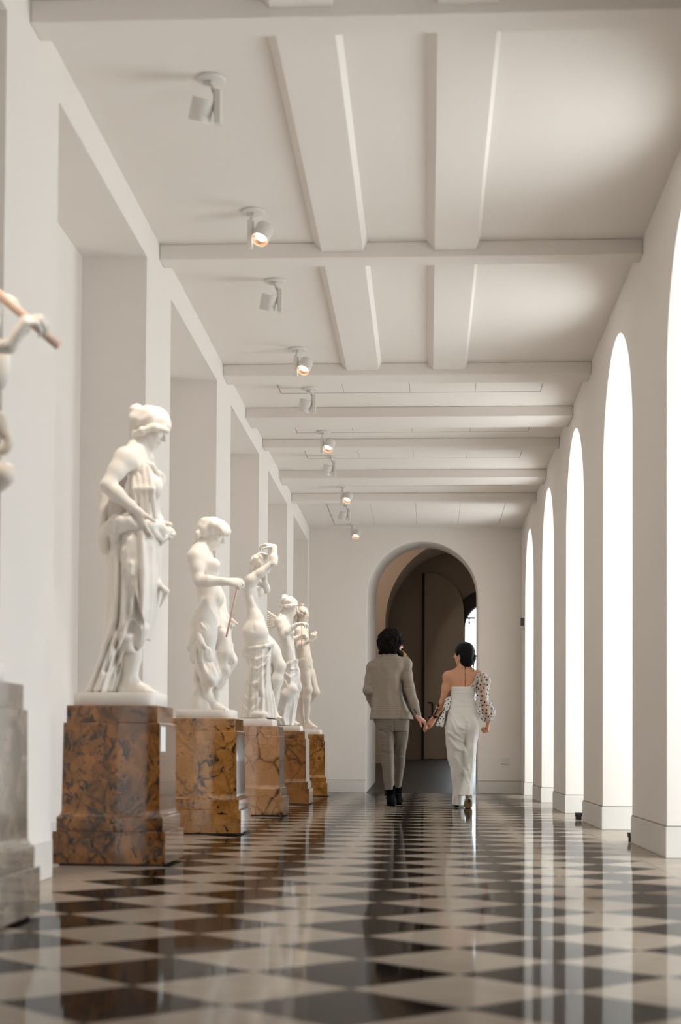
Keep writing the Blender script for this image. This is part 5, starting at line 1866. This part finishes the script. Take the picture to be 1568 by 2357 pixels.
# shoes: the left one flat on its block heel, the right one up on its toe
s_ = Clay(.004)
p_ = F3(1145, 1040, .17)
s_.cone(V(p_[0], p_[1] - .01, .055), V(p_[0], p_[1] - .02, .045), .028, .026, .01)
s_.cone(V(p_[0], p_[1], .062), V(p_[0] - .005, p_[1] + .14, .030), .028, .030, .02)
s_.cone(V(p_[0] - .005, p_[1] + .13, .024), V(p_[0] - .005, p_[1] + .19, .018), .030, .018, .02)
s_.box(V(p_[0], p_[1] - .022, .030), V(.019, .018, .030), None, .005, .005)
s_.clip(V(0, 0, -1), -.001)
sh = s_.mesh('shoe', [M_snake, M_black], t, origin=OW)
paint(sh, lambda c: (c[:, 2] < .014) & (c[:, 1] < .20))
he_, to_ = F3(1298, 905, -.16), F3(1285, 1040, -.10)
to_[2] = .030
s_ = Clay(.004)
s_.chain([he_ + V(0, .0, .02), lerp(he_, to_, .5) + V(0, .015, 0), to_], [.031, .032, .038], .02)
s_.cone(to_, to_ + V(-.004, .05, -.010), .036, .020, .02)
s_.cone(he_ + V(.0, -.012, -.01), he_ + V(.002, -.062, -.018), .024, .013, .01)
s_.clip(V(0, 0, -1), -.001)
sh = s_.mesh('shoe', [M_snake, M_sole, M_black], t, origin=OW)
hh, tt_ = he_ - OW, to_ - OW
paint(sh, lambda c: (c[:, 1] < lerp(hh, tt_, .5)[1] + .01) & (c[:, 2] < hh[2] - .028), 1)
paint(sh, lambda c: (c[:, 1] < hh[1] - .058), 2)

# ---------------------------------------------------------------- third person, almost wholly hidden behind the man
Y3 = 17.0
c3 = at(922, 1522, Y3)
O3 = V(c3[0] - .08, Y3, 0)
t = empty('person', O3, 'person with dark blond hair standing behind the suited man, only top of head visible', 'person')
b = Clay(.007)
hd3 = V(c3[0], Y3, 1.528)
head(b, hd3, V(-.1, -1, -.05), V(0, 0, 1), .88, .01, True)
nk = V(O3[0], Y3, 1.34)
torso(b, nk, V(O3[0], Y3, 1.22), V(O3[0], Y3, 1.05), V(O3[0], Y3, .88), V(1, 0, 0), V(0, -1, 0), .78, True, w=.80)
s1, s2 = nk + V(-.135, 0, -.06), nk + V(.125, 0, -.06)
yoke(b, nk, s1, s2, hd3, .76, True)
b.cone(nk, hd3, .045, .04, .02)
for sg_, s0_ in ((-1, s1), (1, s2)):
    e0_ = s0_ + V(.015 * sg_, -.03, -.25); w0_ = V(O3[0] + .04 * sg_, Y3 - .20, 1.12)
    arm(b, s0_, e0_, w0_, .76)
    hand(b, w0_, V(-.3 * sg_, -.7, .4), V(0, .3, .9), .80, curl=(40, 44, 48, 52), thumb=sg_)
    leg(b, V(O3[0] + .07 * sg_ - .02, Y3, .84), V(O3[0] + .03 * sg_, Y3, .46), V(O3[0] + .03 * sg_, Y3, .08), .72)
    foot(b, V(O3[0] + .03 * sg_, Y3, .07), V(O3[0] + .033 * sg_, Y3 - .15, .008), .7)
b.mesh('body', M_skin2, t, origin=O3)
h_ = Clay(.006)
h_.ell(hd3 + V(0, .015, .04), V(.082, .092, .085), None, .02)
h_.ell(hd3 + V(0, .06, -.03), V(.075, .05, .10), None, .03)
for sg_ in (-1, 1): h_.chain([hd3 + V(.02 * sg_, -.03, .11), hd3 + V(.075 * sg_, -.03, .03), hd3 + V(.08 * sg_, -.0, -.07), hd3 + V(.075 * sg_, .01, -.16)], [.02, .024, .028, .018], .015)
h_.mesh('hair', M_blond, t, origin=O3)
cl = Clay(.007)
cl.loft([(1.37, O3[0], Y3, .06, .055), (1.31, O3[0], Y3, .135, .08), (1.22, O3[0], Y3, .145, .11), (1.05, O3[0], Y3, .125, .10), (.88, O3[0], Y3, .135, .115), (.60, O3[0], Y3, .115, .11), (.42, O3[0], Y3, .095, .11), (.045, O3[0], Y3, .085, .11)], folds=6, amp=.05, k=.02)
for sg_, s0_ in ((-1, s1), (1, s2)):
    e0_ = s0_ + V(.015 * sg_, -.03, -.25); w0_ = V(O3[0] + .04 * sg_, Y3 - .20, 1.12)
    cl.chain([s0_, e0_, lerp(e0_, w0_, .85)], [.050, .045, .036], .02)
cl.mesh('dress', M_darkcloth, t, origin=O3)
